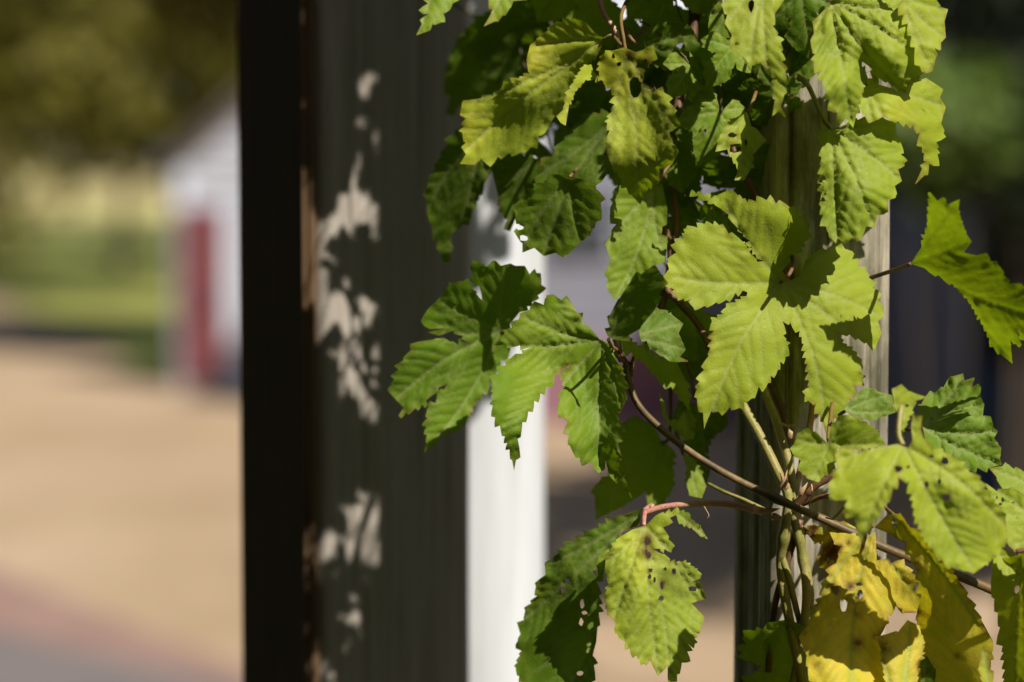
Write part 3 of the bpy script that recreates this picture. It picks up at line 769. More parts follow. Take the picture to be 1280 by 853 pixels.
# ---- pale group, right
leaf('U:345,440 300,450 250,465 210,475 150,450 125,480 130,530 105,600 115,635 170,640 160,690 200,700 205,760 215,795 240,750 270,700 300,650 330,600 350,560 390,570 400,620 410,700 440,770 480,830 540,880 620,900 660,870 700,830 740,780 730,700 690,650 650,600 640,570 600,540 560,500 510,470 470,460 440,420 430,390 435,340 400,335 395,380 400,430 385,455',
     'U:365,445', 'U:215,790 135,500 620,895 735,740 415,340', -0.115, (0.22, 0.28), cp='U:365,445,0 150,520,-4 215,780,-5 330,580,14 500,650,0 600,880,-12 720,740,-16 600,640,8 415,350,4', age=0.57, fold=0.18, pleat=1.4, pitch=10, amp=4.1, sec=16,
     holes='U:515,502,5 520,632,5 450,585,3.6 495,575,3 468,485,2.4 385,523,2 350,530,5', pet='U:350,400,-0.11 360,300,-0.10', petmat=M_BINE_GREEN, petr=0.0016, label='large pale leaf with small holes at the lower right')
leaf('U:420,330 430,300 480,260 510,240 545,200 580,190 585,215 620,205 610,240 640,235 640,270 655,300 650,340 680,350 685,380 705,395 690,420 715,460 710,490 718,515 670,525 590,525 520,490 470,450 440,400', 'U:430,380', 'U:580,195 705,395 715,512 655,300', -0.03, (0.05, 0.25), cp='U:430,380,0 480,280,-14 560,220,-8 600,350,6 700,500,-10', age=0.32, fold=0.1, pleat=2.8, sec=13, pet='U:400,390,-0.025 340,385,-0.01', petmat=M_BINE_BROWN, label='upright ribbed green leaf right of the post')
leaf('U:670,525 720,520 796,540 860,600 900,680 850,730 800,720 760,700 730,640 720,600 700,560', 'U:880,620', 'U:675,527 760,695', -0.06, (0.3, 0.5), age=0.42, pet='U:950,600,-0.05 1010,560,-0.02')
leaf('U:660,580 700,610 740,600 796,620 860,680 900,760 860,850 796,853 740,800 720,740 690,660', 'U:890,780', 'U:665,585 745,800', -0.075, (0.15, 0.3), age=0.5, holes='U:720,640,2.6 712,655,2 740,645,1.8 755,652,2 700,632,1.6', pet='U:960,780,-0.06 1020,700,-0.02', label='leaf with tiny dark holes at the right edge')
leaf('H:1150,335 1210,330 1280,310 1340,400 1360,700 1340,900 1300,1000 1230,980 1190,930 1200,800 1190,700 1170,560 1140,440', 'H:1270,320', 'H:1240,980 1345,850 1150,430', -0.085, (-0.6, -0.6), age=0.66, fold=0.15, holes='H:1250,460,4', pet='H:1300,290,-0.07 1400,270,-0.05', petmat=M_BINE_BROWN, label='green leaf hanging out of the lower right corner')
leaf('H:1130,270 1190,290 1260,330 1275,390 1240,420 1200,400 1150,330', 'H:1140,275', 'H:1270,390', -0.08, (0.3, 0.2), age=0.55, h=2.8, pitch=8)
leaf('F:790,420 760,390 730,370 700,355 660,380 650,420 632,440 650,470 680,490 670,530 710,570 750,582 780,550 815,530 820,470 830,440 880,440 960,440 1035,425 1000,370 960,340 900,310 880,300 840,300 820,330 800,370', 'F:797,418', 'F:655,400 720,578 1025,422 860,300', -0.06, (0.25, 0.30), cp='F:797,418,0 660,430,-6 740,570,-8 880,360,12 1030,420,-4', age=0.50, h=2.8, pitch=8, amp=3.5, sec=11, pleat=1.1, pet='F:792,390,-0.05 800,330,-0.035 810,250,-0.02', label='small pale leaf in front of the post with a shaded upper half')
leaf('F:850,270 900,240 910,210 950,185 1000,200 1060,215 1075,290 1040,300 980,320 920,310 880,295', 'F:860,285', 'F:1070,285 1055,218 915,205', -0.05, (0.05, 0.55), age=0.27, h=2.8, pitch=8, amp=3.5, sec=11, pleat=1.6, pet='F:840,300,-0.04')
leaf('F:1060,190 1100,170 1130,200 1160,210 1210,225 1160,240 1145,280 1120,330 1110,360 1105,410 1085,410 1080,360 1085,300 1070,250', 'F:1095,410', 'F:1070,190 1205,225', -0.105, (0.3, 0.1), age=0.56, h=2.6, pitch=8, amp=2.7, holes='F:1125,260,2', pet='F:1098,440,-0.11')
leaf('V:250,370 290,310 310,240 320,115 345,145 370,135 380,160 425,140 420,180 435,230 450,265 468,290 440,330 480,340 525,335 530,360 560,370 580,410 600,440 650,450 720,470 740,560 700,640 650,640 625,600 640,665 605,640 613,725 570,690 545,665 520,610 490,550 450,490 400,440 350,410 300,385',
     'V:250,370', 'V:322,120 465,290 610,715 700,560 425,145', -0.03, (-1.1, -0.8), cp='V:250,370,0 320,130,10 450,280,-4 600,600,6 613,720,-6 700,500,-6 450,440,12', age=0.50, fold=0.12, pleat=0.9, pitch=10, amp=4.6, sec=16, pet='V:200,390,-0.01 110,420,0.02 60,440,0.04', petmat=M_BINE_BROWN, petr=0.0013, label='backlit leaf on a brown stalk reaching past the right side of the post')

# ---- further leaves of the same plant: behind, around and above the ones in front
def hop_outline(r, lobes):
    o, tips = [], []
    n = len(lobes)
    for i, (an, ln, wd) in enumerate(lobes):
        a = R(an)
        d = np.array((math.sin(a), math.cos(a))); nn = np.array((d[1], -d[0]))
        for t, w in ((0.42, -0.72), (0.62, -1.0), (0.82, -0.62), (1.0, 0.0), (0.82, 0.62), (0.62, 1.0), (0.42, 0.72)):
            o.append(tuple(d * ln * t + nn * wd * w))
        tips.append(tuple(d * ln))
    o.append((6, -10)); o.append((0, 4)); o.append((-6, -10))
    return o, tips

VARS = []
def make_variant(k):
    r = random.Random(900 + k)
    s_ = (1.0, 0.9, 1.05, 0.8)[k]
    lob = [(-118, 62 * s_, 22), (-58, 92 * s_, 27), (0, 118 * s_, 33), (58, 92 * s_, 27), (118, 62 * s_, 22)] if k != 3 else [(-75, 78, 27), (0, 112, 36), (75, 78, 27)]
    o, tips = hop_outline(r, lob)
    V, F, dm, ds, de = leaf_geometry(o, (0, 0), tips, [] if k % 2 else [(18, 50, 5), (-30, 25, 3.5)], 11, 3.4, 4.2, 17, r)
    hh = blade_relief(V, dm, ds, de, 1.2, 0.15, r, 100)
    rr = np.sqrt((V ** 2).sum(1))
    hh -= (rr / 100) ** 2 * 16
    sc = D0 / F_PX
    co = [(V[i, 0] * sc, V[i, 1] * sc, hh[i] * 0.001) for i in range(len(V))]
    out = []
    for ag in (0.22, 0.36, 0.50):
        out.append(leaf_mesh('leaf', co, F, ag, dm, ds, de, np.zeros(len(V))))
        out[-1].polygons.foreach_set('use_smooth', [True] * len(out[-1].polygons))
    pm = tube_mesh('petiole', [(0, 0, -0.0008), (0, -0.012, -0.004), (0.004, -0.03, -0.012), (0.002, -0.060, -0.040), (0.0, -0.070, -0.060)], 0.0008, 0.0010, 5, 8, 3, 0.06)
    pm.materials.append(M_PETDARK)
    pm.polygons.foreach_set('use_smooth', [True] * len(pm.polygons))
    VARS.append((out, pm))
for k in range(4): make_variant(k)

def filler(x, y, d, yaw=0, pitch_=0, roll=0, k=0, ag=0, s_=1.0):
    """a leaf of the plant at a photo pixel; tip hangs down, blade faces the camera turned by yaw/pitch"""
    loc = P(x, y, D0 + d)
    m = Matrix.Translation(loc) @ Matrix.Rotation(R(yaw), 4, 'Z') @ Matrix.Rotation(R(90 + pitch_), 4, 'X') @ Matrix.Rotation(R(180 + roll), 4, 'Z') @ Matrix.Scale(s_, 4)
    meshes, pm = VARS[k]
    ob = bpy.data.objects.new('leaf', meshes[ag])
    COL.objects.link(ob)
    ob.parent = vine
    ob.matrix_parent_inverse = Matrix.Translation(-Vector(vine.location))
    ob.matrix_basis = m
    pe = bpy.data.objects.new('petiole', pm)
    COL.objects.link(pe)
    pe.parent = ob
    return ob

# dense dark leaves behind the upper cluster: x, y, dist, yaw, pitch, roll, variant, age, size
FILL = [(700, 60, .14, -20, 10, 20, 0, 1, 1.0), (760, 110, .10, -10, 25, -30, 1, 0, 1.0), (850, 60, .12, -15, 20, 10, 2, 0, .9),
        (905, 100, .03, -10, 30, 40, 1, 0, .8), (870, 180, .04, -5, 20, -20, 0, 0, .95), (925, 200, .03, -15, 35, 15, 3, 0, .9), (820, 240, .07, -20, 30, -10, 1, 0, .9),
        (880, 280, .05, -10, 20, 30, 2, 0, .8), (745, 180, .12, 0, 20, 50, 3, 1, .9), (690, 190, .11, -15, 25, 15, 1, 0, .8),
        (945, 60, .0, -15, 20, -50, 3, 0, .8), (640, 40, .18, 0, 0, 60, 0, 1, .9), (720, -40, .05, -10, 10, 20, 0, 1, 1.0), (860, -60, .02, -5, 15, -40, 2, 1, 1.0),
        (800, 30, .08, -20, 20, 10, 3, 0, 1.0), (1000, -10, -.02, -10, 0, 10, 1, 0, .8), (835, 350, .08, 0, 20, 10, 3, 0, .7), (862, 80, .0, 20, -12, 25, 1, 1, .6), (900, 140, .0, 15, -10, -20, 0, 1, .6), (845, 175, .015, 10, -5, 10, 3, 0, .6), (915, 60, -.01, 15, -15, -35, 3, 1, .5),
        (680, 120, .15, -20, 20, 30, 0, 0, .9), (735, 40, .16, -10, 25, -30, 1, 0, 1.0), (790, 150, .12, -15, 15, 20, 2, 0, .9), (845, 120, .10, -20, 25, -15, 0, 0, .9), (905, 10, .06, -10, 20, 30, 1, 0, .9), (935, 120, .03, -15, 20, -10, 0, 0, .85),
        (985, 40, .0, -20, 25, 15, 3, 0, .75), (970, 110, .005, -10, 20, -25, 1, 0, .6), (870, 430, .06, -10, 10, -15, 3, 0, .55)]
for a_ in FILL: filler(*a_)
# above the frame the plant goes on round the post; gaps between its leaves let the sun through to the grey post
FLECK = [P(px, py, 1.92) for px, py in ((428, 15), (458, 16), (458, 118), (428, 178), (425, 262), (440, 298), (402, 335), (400, 420), (440, 400), (428, 462), (445, 495), (405, 548), (452, 637), (398, 705), (440, 700), (440, 772), (402, 790))]
CLEAR = [P(px, py, D0 + dd) for px, py, dd in ((1055, 50, -.07), (1045, 100, -.07), (1120, 40, -.08), (930, 25, -.05), (945, 70, -.05), (960, 110, -.05), (700, 60, 0), (790, 120, -.03), (1080, 250, -.05), (880, 320, -.02), (1040, 400, -.02))]
def near_ray(q, o, rad):
    w = q - o
    return (w - sun_dir * w.dot(sun_dir)).length < rad
rr_ = random.Random(21)
def shade_leaf(px, py, dist, t, **kw):
    """a leaf standing in the sun's way to a spot of the scene, t metres towards the sun"""
    q = CAM_M.inverted() @ (P(px, py, dist) + sun_dir * t)
    return filler(640 - q.x / q.z * F_PX, 426.5 + q.y / q.z * F_PX, -q.z - D0, **kw)
n_up = 0
UP = []
for i in range(3000):
    if n_up > 150: break
    px, py = rr_.uniform(375, 475), rr_.uniform(-120, 870)
    t = rr_.uniform(0.42, 0.80)
    sz = rr_.uniform(0.38, 0.80)
    q = P(px, py, 1.92) + sun_dir * t
    if any(near_ray(q + Vector((0.004, -0.014, -0.026)) * sz, f_, 0.029 * sz + 0.003) for f_ in FLECK) or any(near_ray(q + Vector((0.004, -0.014, -0.026)) * sz, f_, 0.036 * sz + 0.008) for f_ in CLEAR): continue
    v_ = CAM_M.inverted() @ q
    if 426.5 + v_.y / v_.z * F_PX > -70 * sz - 20: continue
    n_up += 1
    UP.append(shade_leaf(px, py, 1.92, t, yaw=rr_.uniform(10, 50), pitch_=-rr_.uniform(15, 50), roll=rr_.uniform(-50, 50), k=rr_.randrange(4), ag=rr_.randrange(3), s_=sz))
# leaves behind the post that keep the sun off the top of the white post
for (px, py, t, rl, s_) in ((600, 60, 0.40, 10, 1.0), (650, 150, 0.42, -30, .9), (610, 230, 0.44, 20, .9), (600, 330, .42, -10, .8), (612, 420, .45, 30, .8), (655, 20, .45, 0, 1.), (610, 500, .5, -20, .55)):
    shade_leaf(px, py - 40, 2.125, t, yaw=25, pitch_=-35, roll=rl, k=1, ag=0, s_=s_)

# ------------------------------------------------------------- bines
def bine(path, r0, r1=None, mat=M_BINE, nodes=(), label=None, ring=14, name='bine', ridge=0.07, n=9):
    q = [P(p[0], p[1], D0 + (p[2] if p[2] is not None else 0)) for p in pts(path)]
    o = link(name, tube_mesh(name, q, r0, r1, n, ring, 6, ridge, nodes, seed=len(q) + r0 * 1e4), mat, vine)
    if label: o['label'] = label
    return o

bine('X:783,452,0.0 785,475,-0.002 797,505,-0.005 825,535,-0.012 870,570,-0.02 925,602,-0.026 985,630,-0.032 1035,652,-0.036 1095,680,-0.035 1150,703,-0.03 1210,725,-0.02 1290,760,-0.01',
     0.0021, 0.0030, M_BINE, (0.03, 0.52, 0.70), 'long brown stem crossing in front of the post', n=12)
bine('X:783,455,0.0 779,447,0.0 770,437,-0.004 762,432,-0.010', 0.0016, 0.0012, M_BINE_BROWN, (0.2,))
bine('X:788,470,0.0 790,456,-0.002 792,446,-0.004', 0.0018, 0.0010, M_BINE_BROWN, (0.3,), name='bud')
bine('X:806,641,0.0 830,634,-0.001 870,630,-0.004 905,630,-0.012 935,635,-0.02 955,640,-0.022', 0.0019, 0.0027, M_PINK, (0.86,), 'pink stalk running to the post', ring=12, n=10)
bine('X:885,605,0.02 905,615,0.005 930,625,-0.005 955,637,-0.012', 0.0012, 0.0014, M_BINE_GREEN)
# thick green bines twining up the post
bine('X:1012,890,-0.006 992,800,-0.004 980,740,-0.002 976,700,0.0 982,655,-0.008 985,620,-0.010 972,590,-0.004 950,545,0.004 928,505,0.014 915,470,0.035 912,420,0.07', 0.0032, 0.0030, M_BINE_GREEN, (0.36,), n=10)
bine('X:985,890,0.0 1000,810,-0.004 1008,750,-0.004 1004,700,0.0 992,645,-0.004 992,615,-0.004 985,575,0.0 968,520,0.006 952,480,0.012 938,440,0.03 925,400,0.06', 0.0029, 0.0028, M_BINE_GREEN, (0.3,), n=10)
bine('X:1012,760,0.01 1000,660,0.008 996,610,0.006 1008,560,0.012 1016,505,0.018 1018,460,0.02 1020,400,0.022', 0.0022, 0.0020, M_SHEATH, (0.45,))
bine('X:955,470,0.03 968,490,0.02 980,520,0.016 985,560,0.012 990,610,0.0', 0.0022, 0.0022, M_BINE_BROWN, (0.6,))
bine('X:960,840,0.012 968,760,0.006 985,700,0.004 1000,650,0.006', 0.0022, 0.0024, M_BINE_BROWN)
bine('X:1000,780,0.002 985,720,-0.002 975,690,0.0', 0.0020, 0.0024, M_BINE_GREEN, (0.4,))
bine('X:1010,770,0.006 1012,740,0.002 1003,690,0.0 1000,660,0.002', 0.0028, 0.0030, M_BINE_GREEN, (0.5,))
bine('X:995,632,-0.012 1015,610,-0.016 1035,598,-0.018 1065,580,-0.02 1085,560,0.0', 0.0027, 0.0024, M_BINE_BROWN, (0.2,))
bine('X:1000,632,-0.010 1025,622,-0.018 1045,621,-0.022 1080,625,-0.03 1110,620,-0.04', 0.0018, 0.0016, M_BINE_BROWN)
bine('X:1035,655,-0.034 1050,640,-0.04 1065,622,-0.05 1075,600,-0.06', 0.0009, 0.0008, M_BINE_GREEN)
bine('X:832,285,0.03 838,320,0.03 834,360,0.025 850,380,0.02 872,405,0.016 889,438,0.012 900,470,0.02', 0.0022, 0.0022, M_BINE_BROWN, (0.4,))
bine('X:830,160,0.03 840,230,0.035 845,290,0.035 828,380,0.03 805,440,0.03', 0.0026, 0.0024, M_BINE_BROWN)
bine('X:870,-60,0.06 868,0,0.06 866,40,0.06 850,120,0.05 835,200,0.04', 0.0042, 0.0036, M_BINE_BROWN)
bine('X:745,-40,0.02 752,10,0.015 770,40,0.01 775,60,0.01', 0.0018, 0.0016, M_PINK)
bine('X:1000,420,0.02 985,350,0.018 968,300,0.018 945,245,0.02 925,210,0.03 905,150,0.045', 0.0024, 0.0022, M_BINE_BROWN, (0.3, 0.7))
bine('X:1270,690,-0.10 1300,684,-0.10 1360,670,-0.09', 0.0016, 0.0018, M_BINE_BROWN)
bine('X:1060,-60,-0.02 1030,-120,0.0 980,-220,0.03 960,-420,0.03 1040,-600,0.03', 0.0035, 0.0030, M_BINE_GREEN)
# papery sheaths where the stalks leave the bines, and a hair-thin tendril
def sheath(x, y, d, ang, ln, w):
    r = random.Random(int(x * 7 + y))
    v, f = [], []
    n = 7
    for i in range(n):
        t = i / (n - 1)
        ww = w * math.sin(math.pi * (0.18 + 0.82 * t) ** 0.8) * (1 - t * 0.55)
        cx, cy = x + math.cos(ang) * ln * t, y + math.sin(ang) * ln * t
        for s_ in (-1, 0, 1):
            v.append(P(cx - math.sin(ang) * ww * s_ + r.uniform(-.4, .4), cy + math.cos(ang) * ww * s_, D0 + d + 0.004 * t * t - 0.0014 * (s_ == 0) - 0.004 * t))
    for i in range(n - 1):
        for s_ in range(2):
            f.append((i * 3 + s_, i * 3 + s_ + 1, i * 3 + s_ + 4, i * 3 + s_ + 3))
    link('stipule', mesh('stipule', v, f), M_SHEATH, vine)
for a_ in ((985, 612, -.016, -2.0, 26, 5), (978, 610, -.016, -1.3, 24, 4), (990, 548, -.006, -1.9, 16, 5), (955, 640, -.026, -0.2, 22, 4), (965, 645, -.026, 0.2, 16, 5), (1000, 618, -.016, -1.0, 18, 4), (1010, 600, -.014, -0.9, 16, 3)):
    sheath(*a_)
bine('X:1008,612,-0.035 1014,606,-0.04 1015,618,-0.044 1012,632,-0.044 1014,640,-0.04', 0.00045, 0.0004, M_SHEATH, name='tendril', ring=6)
bine('X:880,633,-0.01 886,644,-0.012 884,648,-0.012', 0.0003, 0.0002, M_SHEATH, name='tendril', ring=6)
bine('X:976,530,0.0 985,533,-0.004 998,532,-0.006', 0.0010, 0.0008, M_SHEATH, name='tendril', ring=6)

# ------------------------------------------------------------- background
def tube_world(path, r0, r1, ring=10):
    return tube_mesh('t', path, r0, r1, 4, ring, 3, 0.05)

def foliage_mesh(name, blobs, count, size, r):
    """many leaf-sized quads spread through overlapping clumps"""
    v, f = [], []
    tot = sum(b[3] ** 2 for b in blobs)
    for (cx, cy, cz, br) in blobs:
        n = int(count * br ** 2 / tot)
        for _ in range(n):
            d = Vector((r.gauss(0, 1), r.gauss(0, 1), r.gauss(0, 1))).normalized()
            p = Vector((cx, cy, cz)) + d * br * (r.random() ** 0.45) * Vector((1, 1, 0.8)).length / 1.6
            s_ = size * r.uniform(0.6, 1.3)
            nrm = (d + Vector((r.gauss(0, .6), r.gauss(0, .6), r.gauss(0, .6) + 0.4))).normalized()
            t = nrm.orthogonal().normalized()
            b2 = nrm.cross(t)
            a = r.uniform(0, 6.28)
            u = t * math.cos(a) + b2 * math.sin(a); w = nrm.cross(u)
            k = len(v)
            v += [p - u * s_, p - w * s_ * 0.55, p + u * s_, p + w * s_ * 0.55 + nrm * s_ * 0.2]
            f.append((k, k + 1, k + 2, k + 3))
    return mesh(name, v, f)

def foliage_mat(name, c1, c2, scale=1.2):
    m, t, out = nt(name)
    b = NB(t)
    c = b.ramp(b.noise(scale, 4, 0.6, b.coords()), [(0.35, c1), (0.65, c2)])
    p = b.pbsdf(c, 0.6, 0.3)
    tr = b.n('ShaderNodeBsdfTranslucent')
    b.link(c, tr.inputs[0])
    ms = b.n('ShaderNodeMixShader'); ms.inputs[0].default_value = 0.3
    b.link(p.outputs[0], ms.inputs[1]); b.link(tr.outputs[0], ms.inputs[2])
    b.link(ms.outputs[0], out.inputs[0])
    return m
M_OLIVE = foliage_mat('olive_foliage', (0.052, 0.048, 0.005), (0.145, 0.125, 0.010), 0.35)
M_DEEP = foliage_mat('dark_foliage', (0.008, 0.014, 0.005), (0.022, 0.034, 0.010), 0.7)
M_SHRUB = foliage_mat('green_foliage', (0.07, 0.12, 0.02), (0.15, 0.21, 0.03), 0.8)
M_BARK = simple_mat('tree_bark', (0.05, 0.037, 0.022), (0.10, 0.075, 0.05), 4, 0.9, (1, 1, 0.3), 0.6, 0.03)

def tree(x, y, h, rad, low, mat, label, seed, name='tree', count=5200, size=0.26, group=None, trunk=0.16):
    r = random.Random(seed)
    t = empty(name, (x, y, 0), label=label, category='tree')
    if group: t['group'] = group
    top = Vector((x + r.uniform(-.3, .3), y, h * 0.8))
    bm_v = []
    me = tube_world([(x, y, -0.1), (x + .08, y, h * 0.2), (x - .06, y + .05, h * 0.45), top], trunk, trunk * 0.25)
    tr = link('trunk', me, M_BARK, t)
    blobs = []
    for i in range(15):
        a = i * 2.4 + r.uniform(-.4, .4)
        zz = low + (h - low) * ((i + 0.5) / 15) ** 0.9
        sp = rad * math.sin(math.pi * min(0.95, 0.28 + 0.66 * (zz - low) / (h - low))) * r.uniform(0.5, 0.95)
        c = (x + math.cos(a) * sp, y + math.sin(a) * sp, zz + r.uniform(-.3, .3))
        br = rad * r.uniform(0.34, 0.5)
        blobs.append((*c, br))
        if i % 2 == 0:
            z0 = max(low * 0.7, zz * 0.55)
            lm = tube_world([(x, y, z0), ((x + c[0]) / 2, (y + c[1]) / 2, (z0 + c[2]) / 2 + 0.2), c], trunk * 0.4, trunk * 0.1, 7)
            link('limb', lm, M_BARK, t)
    blobs.append((x, y, (h + low) / 2, rad * 0.7))
    link('crown', foliage_mesh('crown', blobs, count, size, r), mat, t, False)
    return t

g1 = G(150, 362)
tree(g1.x, g1.y, 9.5, 4.2, 2.5, M_OLIVE, 'olive-brown tree with thin trunk standing on the lawn left of the white shed', 3, trunk=0.12)
tree(-1.95, 28.5, 11.5, 3.0, 4.6, M_OLIVE, 'tall tree whose trunk stands hidden behind the grey post, shading the lawn beside the shed', 9, count=7000, size=0.24, trunk=0.14)
far = [(-15.5, 58, 13, 5.5, 1.4, 'broad olive tree at the left edge of the photograph behind the lawn'), (-7.0, 66, 14, 6.0, 3.0, 'tall olive tree rising behind the thin-trunked tree'),
       (-1.0, 60, 13, 5.0, 2.0, 'olive tree rising behind the white shed roof'), (7.5, 62, 14, 6.0, 1.0, 'distant tree behind the shaded outbuilding'), (17, 55, 14, 6, 1.0, 'distant tree behind the dark barn on the right')]
for i, (x, y, h, rad, low, lb) in enumerate(far):
    tree(x, y, h, rad, low, M_OLIVE, lb, 40 + i, count=6000, size=0.34, group='far trees')

# unseen trees added to block sky light; the last one shades the ground
for i, (x, y, h, rad, lb) in enumerate(((-5.2, -3.0, 10, 4.2, 'unseen tree added behind the viewpoint on the left to block sky light'), (-1.2, -8.5, 11, 4.6, 'unseen tree added straight behind the viewpoint to block sky light'),
                                        (9.6, 0.2, 9.5, 3.6, 'unseen tree added right of the viewpoint to block sky light'), (-8.5, 4.0, 9.5, 3.8, 'unseen tree added left of the viewpoint to block sky light'),
                                        (2.6, -11.0, 11.5, 4.3, 'unseen tree added behind the viewpoint on the right to block sky light'), (7.2, 11.2, 9.0, 3.0, 'unseen tree added out to the right of the post to shade the ground'))):
    tree(x, y, h, rad, 1.2 if i < 5 else 3.5, M_DEEP, lb, 70 + i, count=14000 if i < 5 else 1000, size=0.38, group='added light blockers', trunk=0.25)

M_WALLW = simple_mat('white_boards', (0.60, 0.63, 0.70), (0.70, 0.73, 0.79), 2.0, 0.6, (1, 1, 4))
M_RED = simple_mat('red_paint', (0.23, 0.06, 0.07), (0.29, 0.08, 0.09), 3, 0.55)
M_ROOF = simple_mat('grey_shingle', (0.12, 0.10, 0.085), (0.22, 0.19, 0.155), 6, 0.9)
M_SHADEDWHITE = simple_mat('shaded_white_boards', (0.17, 0.17, 0.20), (0.23, 0.23, 0.265), 2.0, 0.7, (1, 1, 4))  # shade on a white wall, put into the colour as blue-grey
M_MAUVE = simple_mat('faded_red_paint', (0.22, 0.10, 0.125), (0.28, 0.14, 0.165), 3, 0.7)
M_DARK = simple_mat('dark_interior', (0.006, 0.006, 0.007), (0.012, 0.012, 0.014), 2, 0.8)
M_SLATE = simple_mat('slate_blue_boards', (0.028, 0.052, 0.105), (0.042, 0.072, 0.135), 2, 0.7, (1, 1, 4))
M_GLASS = simple_mat('dark_pane', (0.010, 0.012, 0.016), (0.02, 0.022, 0.028), 1, 0.12, spec=0.5)

def gable_house(name, ox, oy, rz, w, l, eave, ridge, over, mat_wall, label, cat, board=0.16):
    """small building: lapped boards on four walls, gable roof; front (gable) faces local -y"""
    t = empty(name, (ox, oy, 0), label=label, category=cat)
    Mx = Matrix.Translation((ox, oy, 0)) @ Matrix.Rotation(rz, 4, 'Z')
    def put(nm, me, mat, par=None, **kw):
        me.transform(Mx)
        return link(nm, me, mat, par or t, False, **kw)
    v = [(-w/2, 0, 0), (w/2, 0, 0), (w/2, 0, eave), (0, 0, ridge), (-w/2, 0, eave)]
    v += [(x, l, z) for (x, y, z) in v]
    put('wall', mesh('wall', v, [(0, 1, 2, 3, 4), (9, 8, 7, 6, 5), (1, 6, 7, 2), (0, 4, 9, 5)]), mat_wall)
    # lap boards on the gable
    z = 0.0
    while z < ridge - 0.1:
        top = min(z + board, ridge - 0.06)
        hw0 = w / 2 if z <= eave else w / 2 * (ridge - z) / (ridge - eave)
        hw1 = w / 2 if top <= eave else w / 2 * (ridge - top) / (ridge - eave)
        put('board', mesh('board', [(-hw0, -.028, z), (hw0, -.028, z), (hw1, -.008, top), (-hw1, -.008, top), (-hw0, -.004, z), (hw0, -.004, z)],
                          [(0, 1, 2, 3), (0, 4, 5, 1)]), M_WALLW if z > 2.95 and mat_wall is M_SHADEDWHITE else mat_wall)
        z += board
    for sgn in (-1, 1):
        dx, dz = w / 2, ridge - eave
        k = over / math.hypot(dx, dz)
        a = Vector((sgn * (dx + dx * k), 0, eave - dz * k)); b = Vector((0, 0, ridge))
        th = 0.07
        vv = []
        for (yy) in (-over, l + over):
            for q in (a, b):
                vv += [(q.x, yy, q.z + 0.005), (q.x, yy, q.z + th)]
        put('roof_slope', mesh('roof_slope', vv, [(0, 2, 3, 1), (4, 5, 7, 6), (0, 1, 5, 4), (2, 6, 7, 3), (1, 3, 7, 5), (0, 4, 6, 2)]), M_ROOF)
    return t, put

# white shed with the red door
c = G(330, 492)
shed, put = gable_house('white_shed', c.x + 0.28, c.y, R(-29), 2.9, 3.4, 2.35, 3.45, 0.22, M_WALLW, 'small blurred white shed with a red door and grey gable roof', 'shed')
d = put('door', box_mesh('door', [((-1.08, -.05, 0.98), (0.58, 0.05, 1.80), 0)]), M_RED)
put('door_handle', box_mesh('door_handle', [((-0.86, -.09, 0.95), (0.03, 0.05, 0.14), 0)]), M_DARK, d)
put('corner_trim', box_mesh('corner_trim', [((-1.375, -.03, 1.17), (0.12, 0.09, 2.34), 0)]), M_WALLW)
put('corner_trim', box_mesh('corner_trim', [((1.375, -.03, 1.17), (0.12, 0.09, 2.34), 0)]), M_WALLW)
put('door_frame', box_mesh('door_frame', [((-1.40, -.045, 0.98), (0.08, 0.06, 1.9), 0), ((-0.755, -.045, 0.98), (0.08, 0.06, 1.9), 0)]), M_WALLW)

# white outbuilding behind the leaves, its wall shade put into the board colour
ob, put = gable_house('outbuilding', 2.7, 22.0, R(-2), 7.6, 6, 3.0, 5.2, 0.3, M_SHADEDWHITE, 'white outbuilding with shade coloured into its blue-grey lower boards, dark window and dull red hatch, blurred behind the leaves', 'building', 0.22)
w_ = put('window', box_mesh('window', [((-2.05, -.05, 1.86), (0.62, 0.06, 0.66), 0)]), M_WALLW)
for dx in (-0.15, 0.15):
    for dz in (-0.16, 0.16):
        put('pane', box_mesh('pane', [((-2.05 + dx, -.085, 1.86 + dz), (0.27, 0.02, 0.29), 0)]), M_GLASS, w_)
d = put('door', box_mesh('door', [((-1.55, -.055, 0.38), (2.3, 0.05, 0.72), 0)]), M_MAUVE, label='low dull red double hatch')
put('fascia', box_mesh('fascia', [((0, -.10, 2.95), (7.7, 0.10, 0.22), 0)]), M_WALLW)
put('corner_trim', box_mesh('corner_trim', [((-3.80, -.03, 1.42), (0.14, 0.09, 2.82), 0)]), M_WALLW)
put('corner_trim', box_mesh('corner_trim', [((3.80, -.03, 1.42), (0.14, 0.09, 2.82), 0)]), M_WALLW)
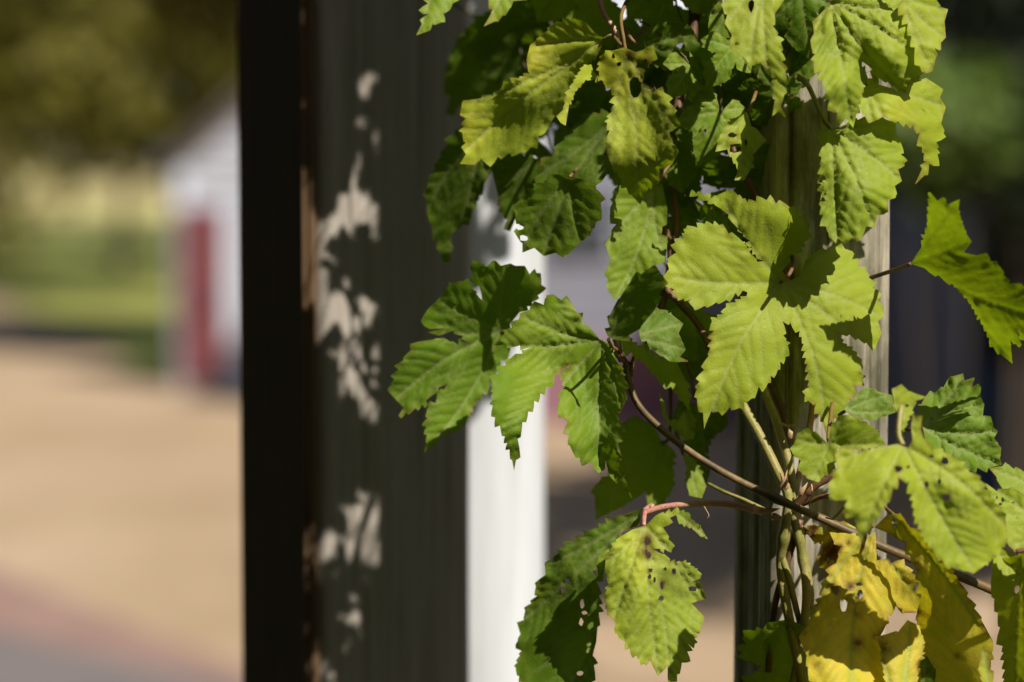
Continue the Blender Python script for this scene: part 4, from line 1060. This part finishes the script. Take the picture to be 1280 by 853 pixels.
# dark barn on the right and shrubs in front of it
barn, put = gable_house('dark_barn', 6.4, 17.0, R(4), 6.4, 7, 3.2, 5.0, 0.4, M_SLATE, 'dark slate-blue barn on the right behind the post', 'barn', 0.22)
put('hatch_shade_panel', box_mesh('hatch_shade_panel', [((-2.4, -.04, 1.62), (1.5, 0.05, 1.3), 0)]), M_DARK, label='black panel for an open hatch, inside shade in its colour')  # solid panel; the dark inside of the opening is put into its colour
put('shade_lean_to_roof', box_mesh('shade_lean_to_roof', [((0, -1.5, 3.05), (6.6, 3.0, 0.12), 0)]), M_ROOF)  # lean-to added to keep the sun off the barn wall
for x in (0.4, 3.1):
    put('lean_to_post', box_mesh('lean_to_post', [((x, -2.9, 1.5), (0.14, 0.14, 3.0), 0)]), M_SLATE)
def shrub(px, py, dist, rad, mat, label, seed, n=2500, size=0.07):
    q = P(px, py, dist)
    r = random.Random(seed)
    t = empty('shrub', (q.x, q.y, 0), label=label, category='shrub')
    blobs = [(q.x + r.uniform(-.5, .5) * rad, q.y + r.uniform(-.5, .5) * rad, q.z + r.uniform(-.6, .6) * rad, rad * r.uniform(.4, .65)) for _ in range(8)]
    for b2 in blobs[:4]:
        link('stem', tube_world([(q.x, q.y, -0.05), ((q.x + b2[0]) / 2, (q.y + b2[1]) / 2, b2[2] * 0.5), b2[:3]], 0.016, 0.007, 6), M_BARK, t)
    link('crown', foliage_mesh('crown', blobs, n, size, r), mat, t, False)
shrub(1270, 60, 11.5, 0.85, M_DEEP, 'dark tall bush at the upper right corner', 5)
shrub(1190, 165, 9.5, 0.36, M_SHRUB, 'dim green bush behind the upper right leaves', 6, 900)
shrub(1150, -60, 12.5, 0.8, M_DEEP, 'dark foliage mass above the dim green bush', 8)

# thin out the upper leaves where the sun comes through to the grey post
bpy.context.view_layer.update()
dg = bpy.context.evaluated_depsgraph_get()
gone = set()
up_names = {o.name for o in UP}
for f_ in FLECK:
    ok, p_, *_ = scene.ray_cast(dg, cam.location, (f_ - cam.location).normalized())
    o_, hits = p_ + sun_dir * 0.004, []
    for _ in range(12):
        h_ = scene.ray_cast(dg, o_, sun_dir)
        if not h_[0]: break
        hits.append(h_[4]); o_ = h_[1] + sun_dir * 0.002
    names = {(h.parent.name if h.name.startswith('petiole') else h.name) for h in hits}
    if names and len(names) <= 4 and names <= up_names: gone |= names
for n_ in gone:
    ob_ = bpy.data.objects[n_]
    for c_ in list(ob_.children): bpy.data.objects.remove(c_)
    bpy.data.objects.remove(ob_)
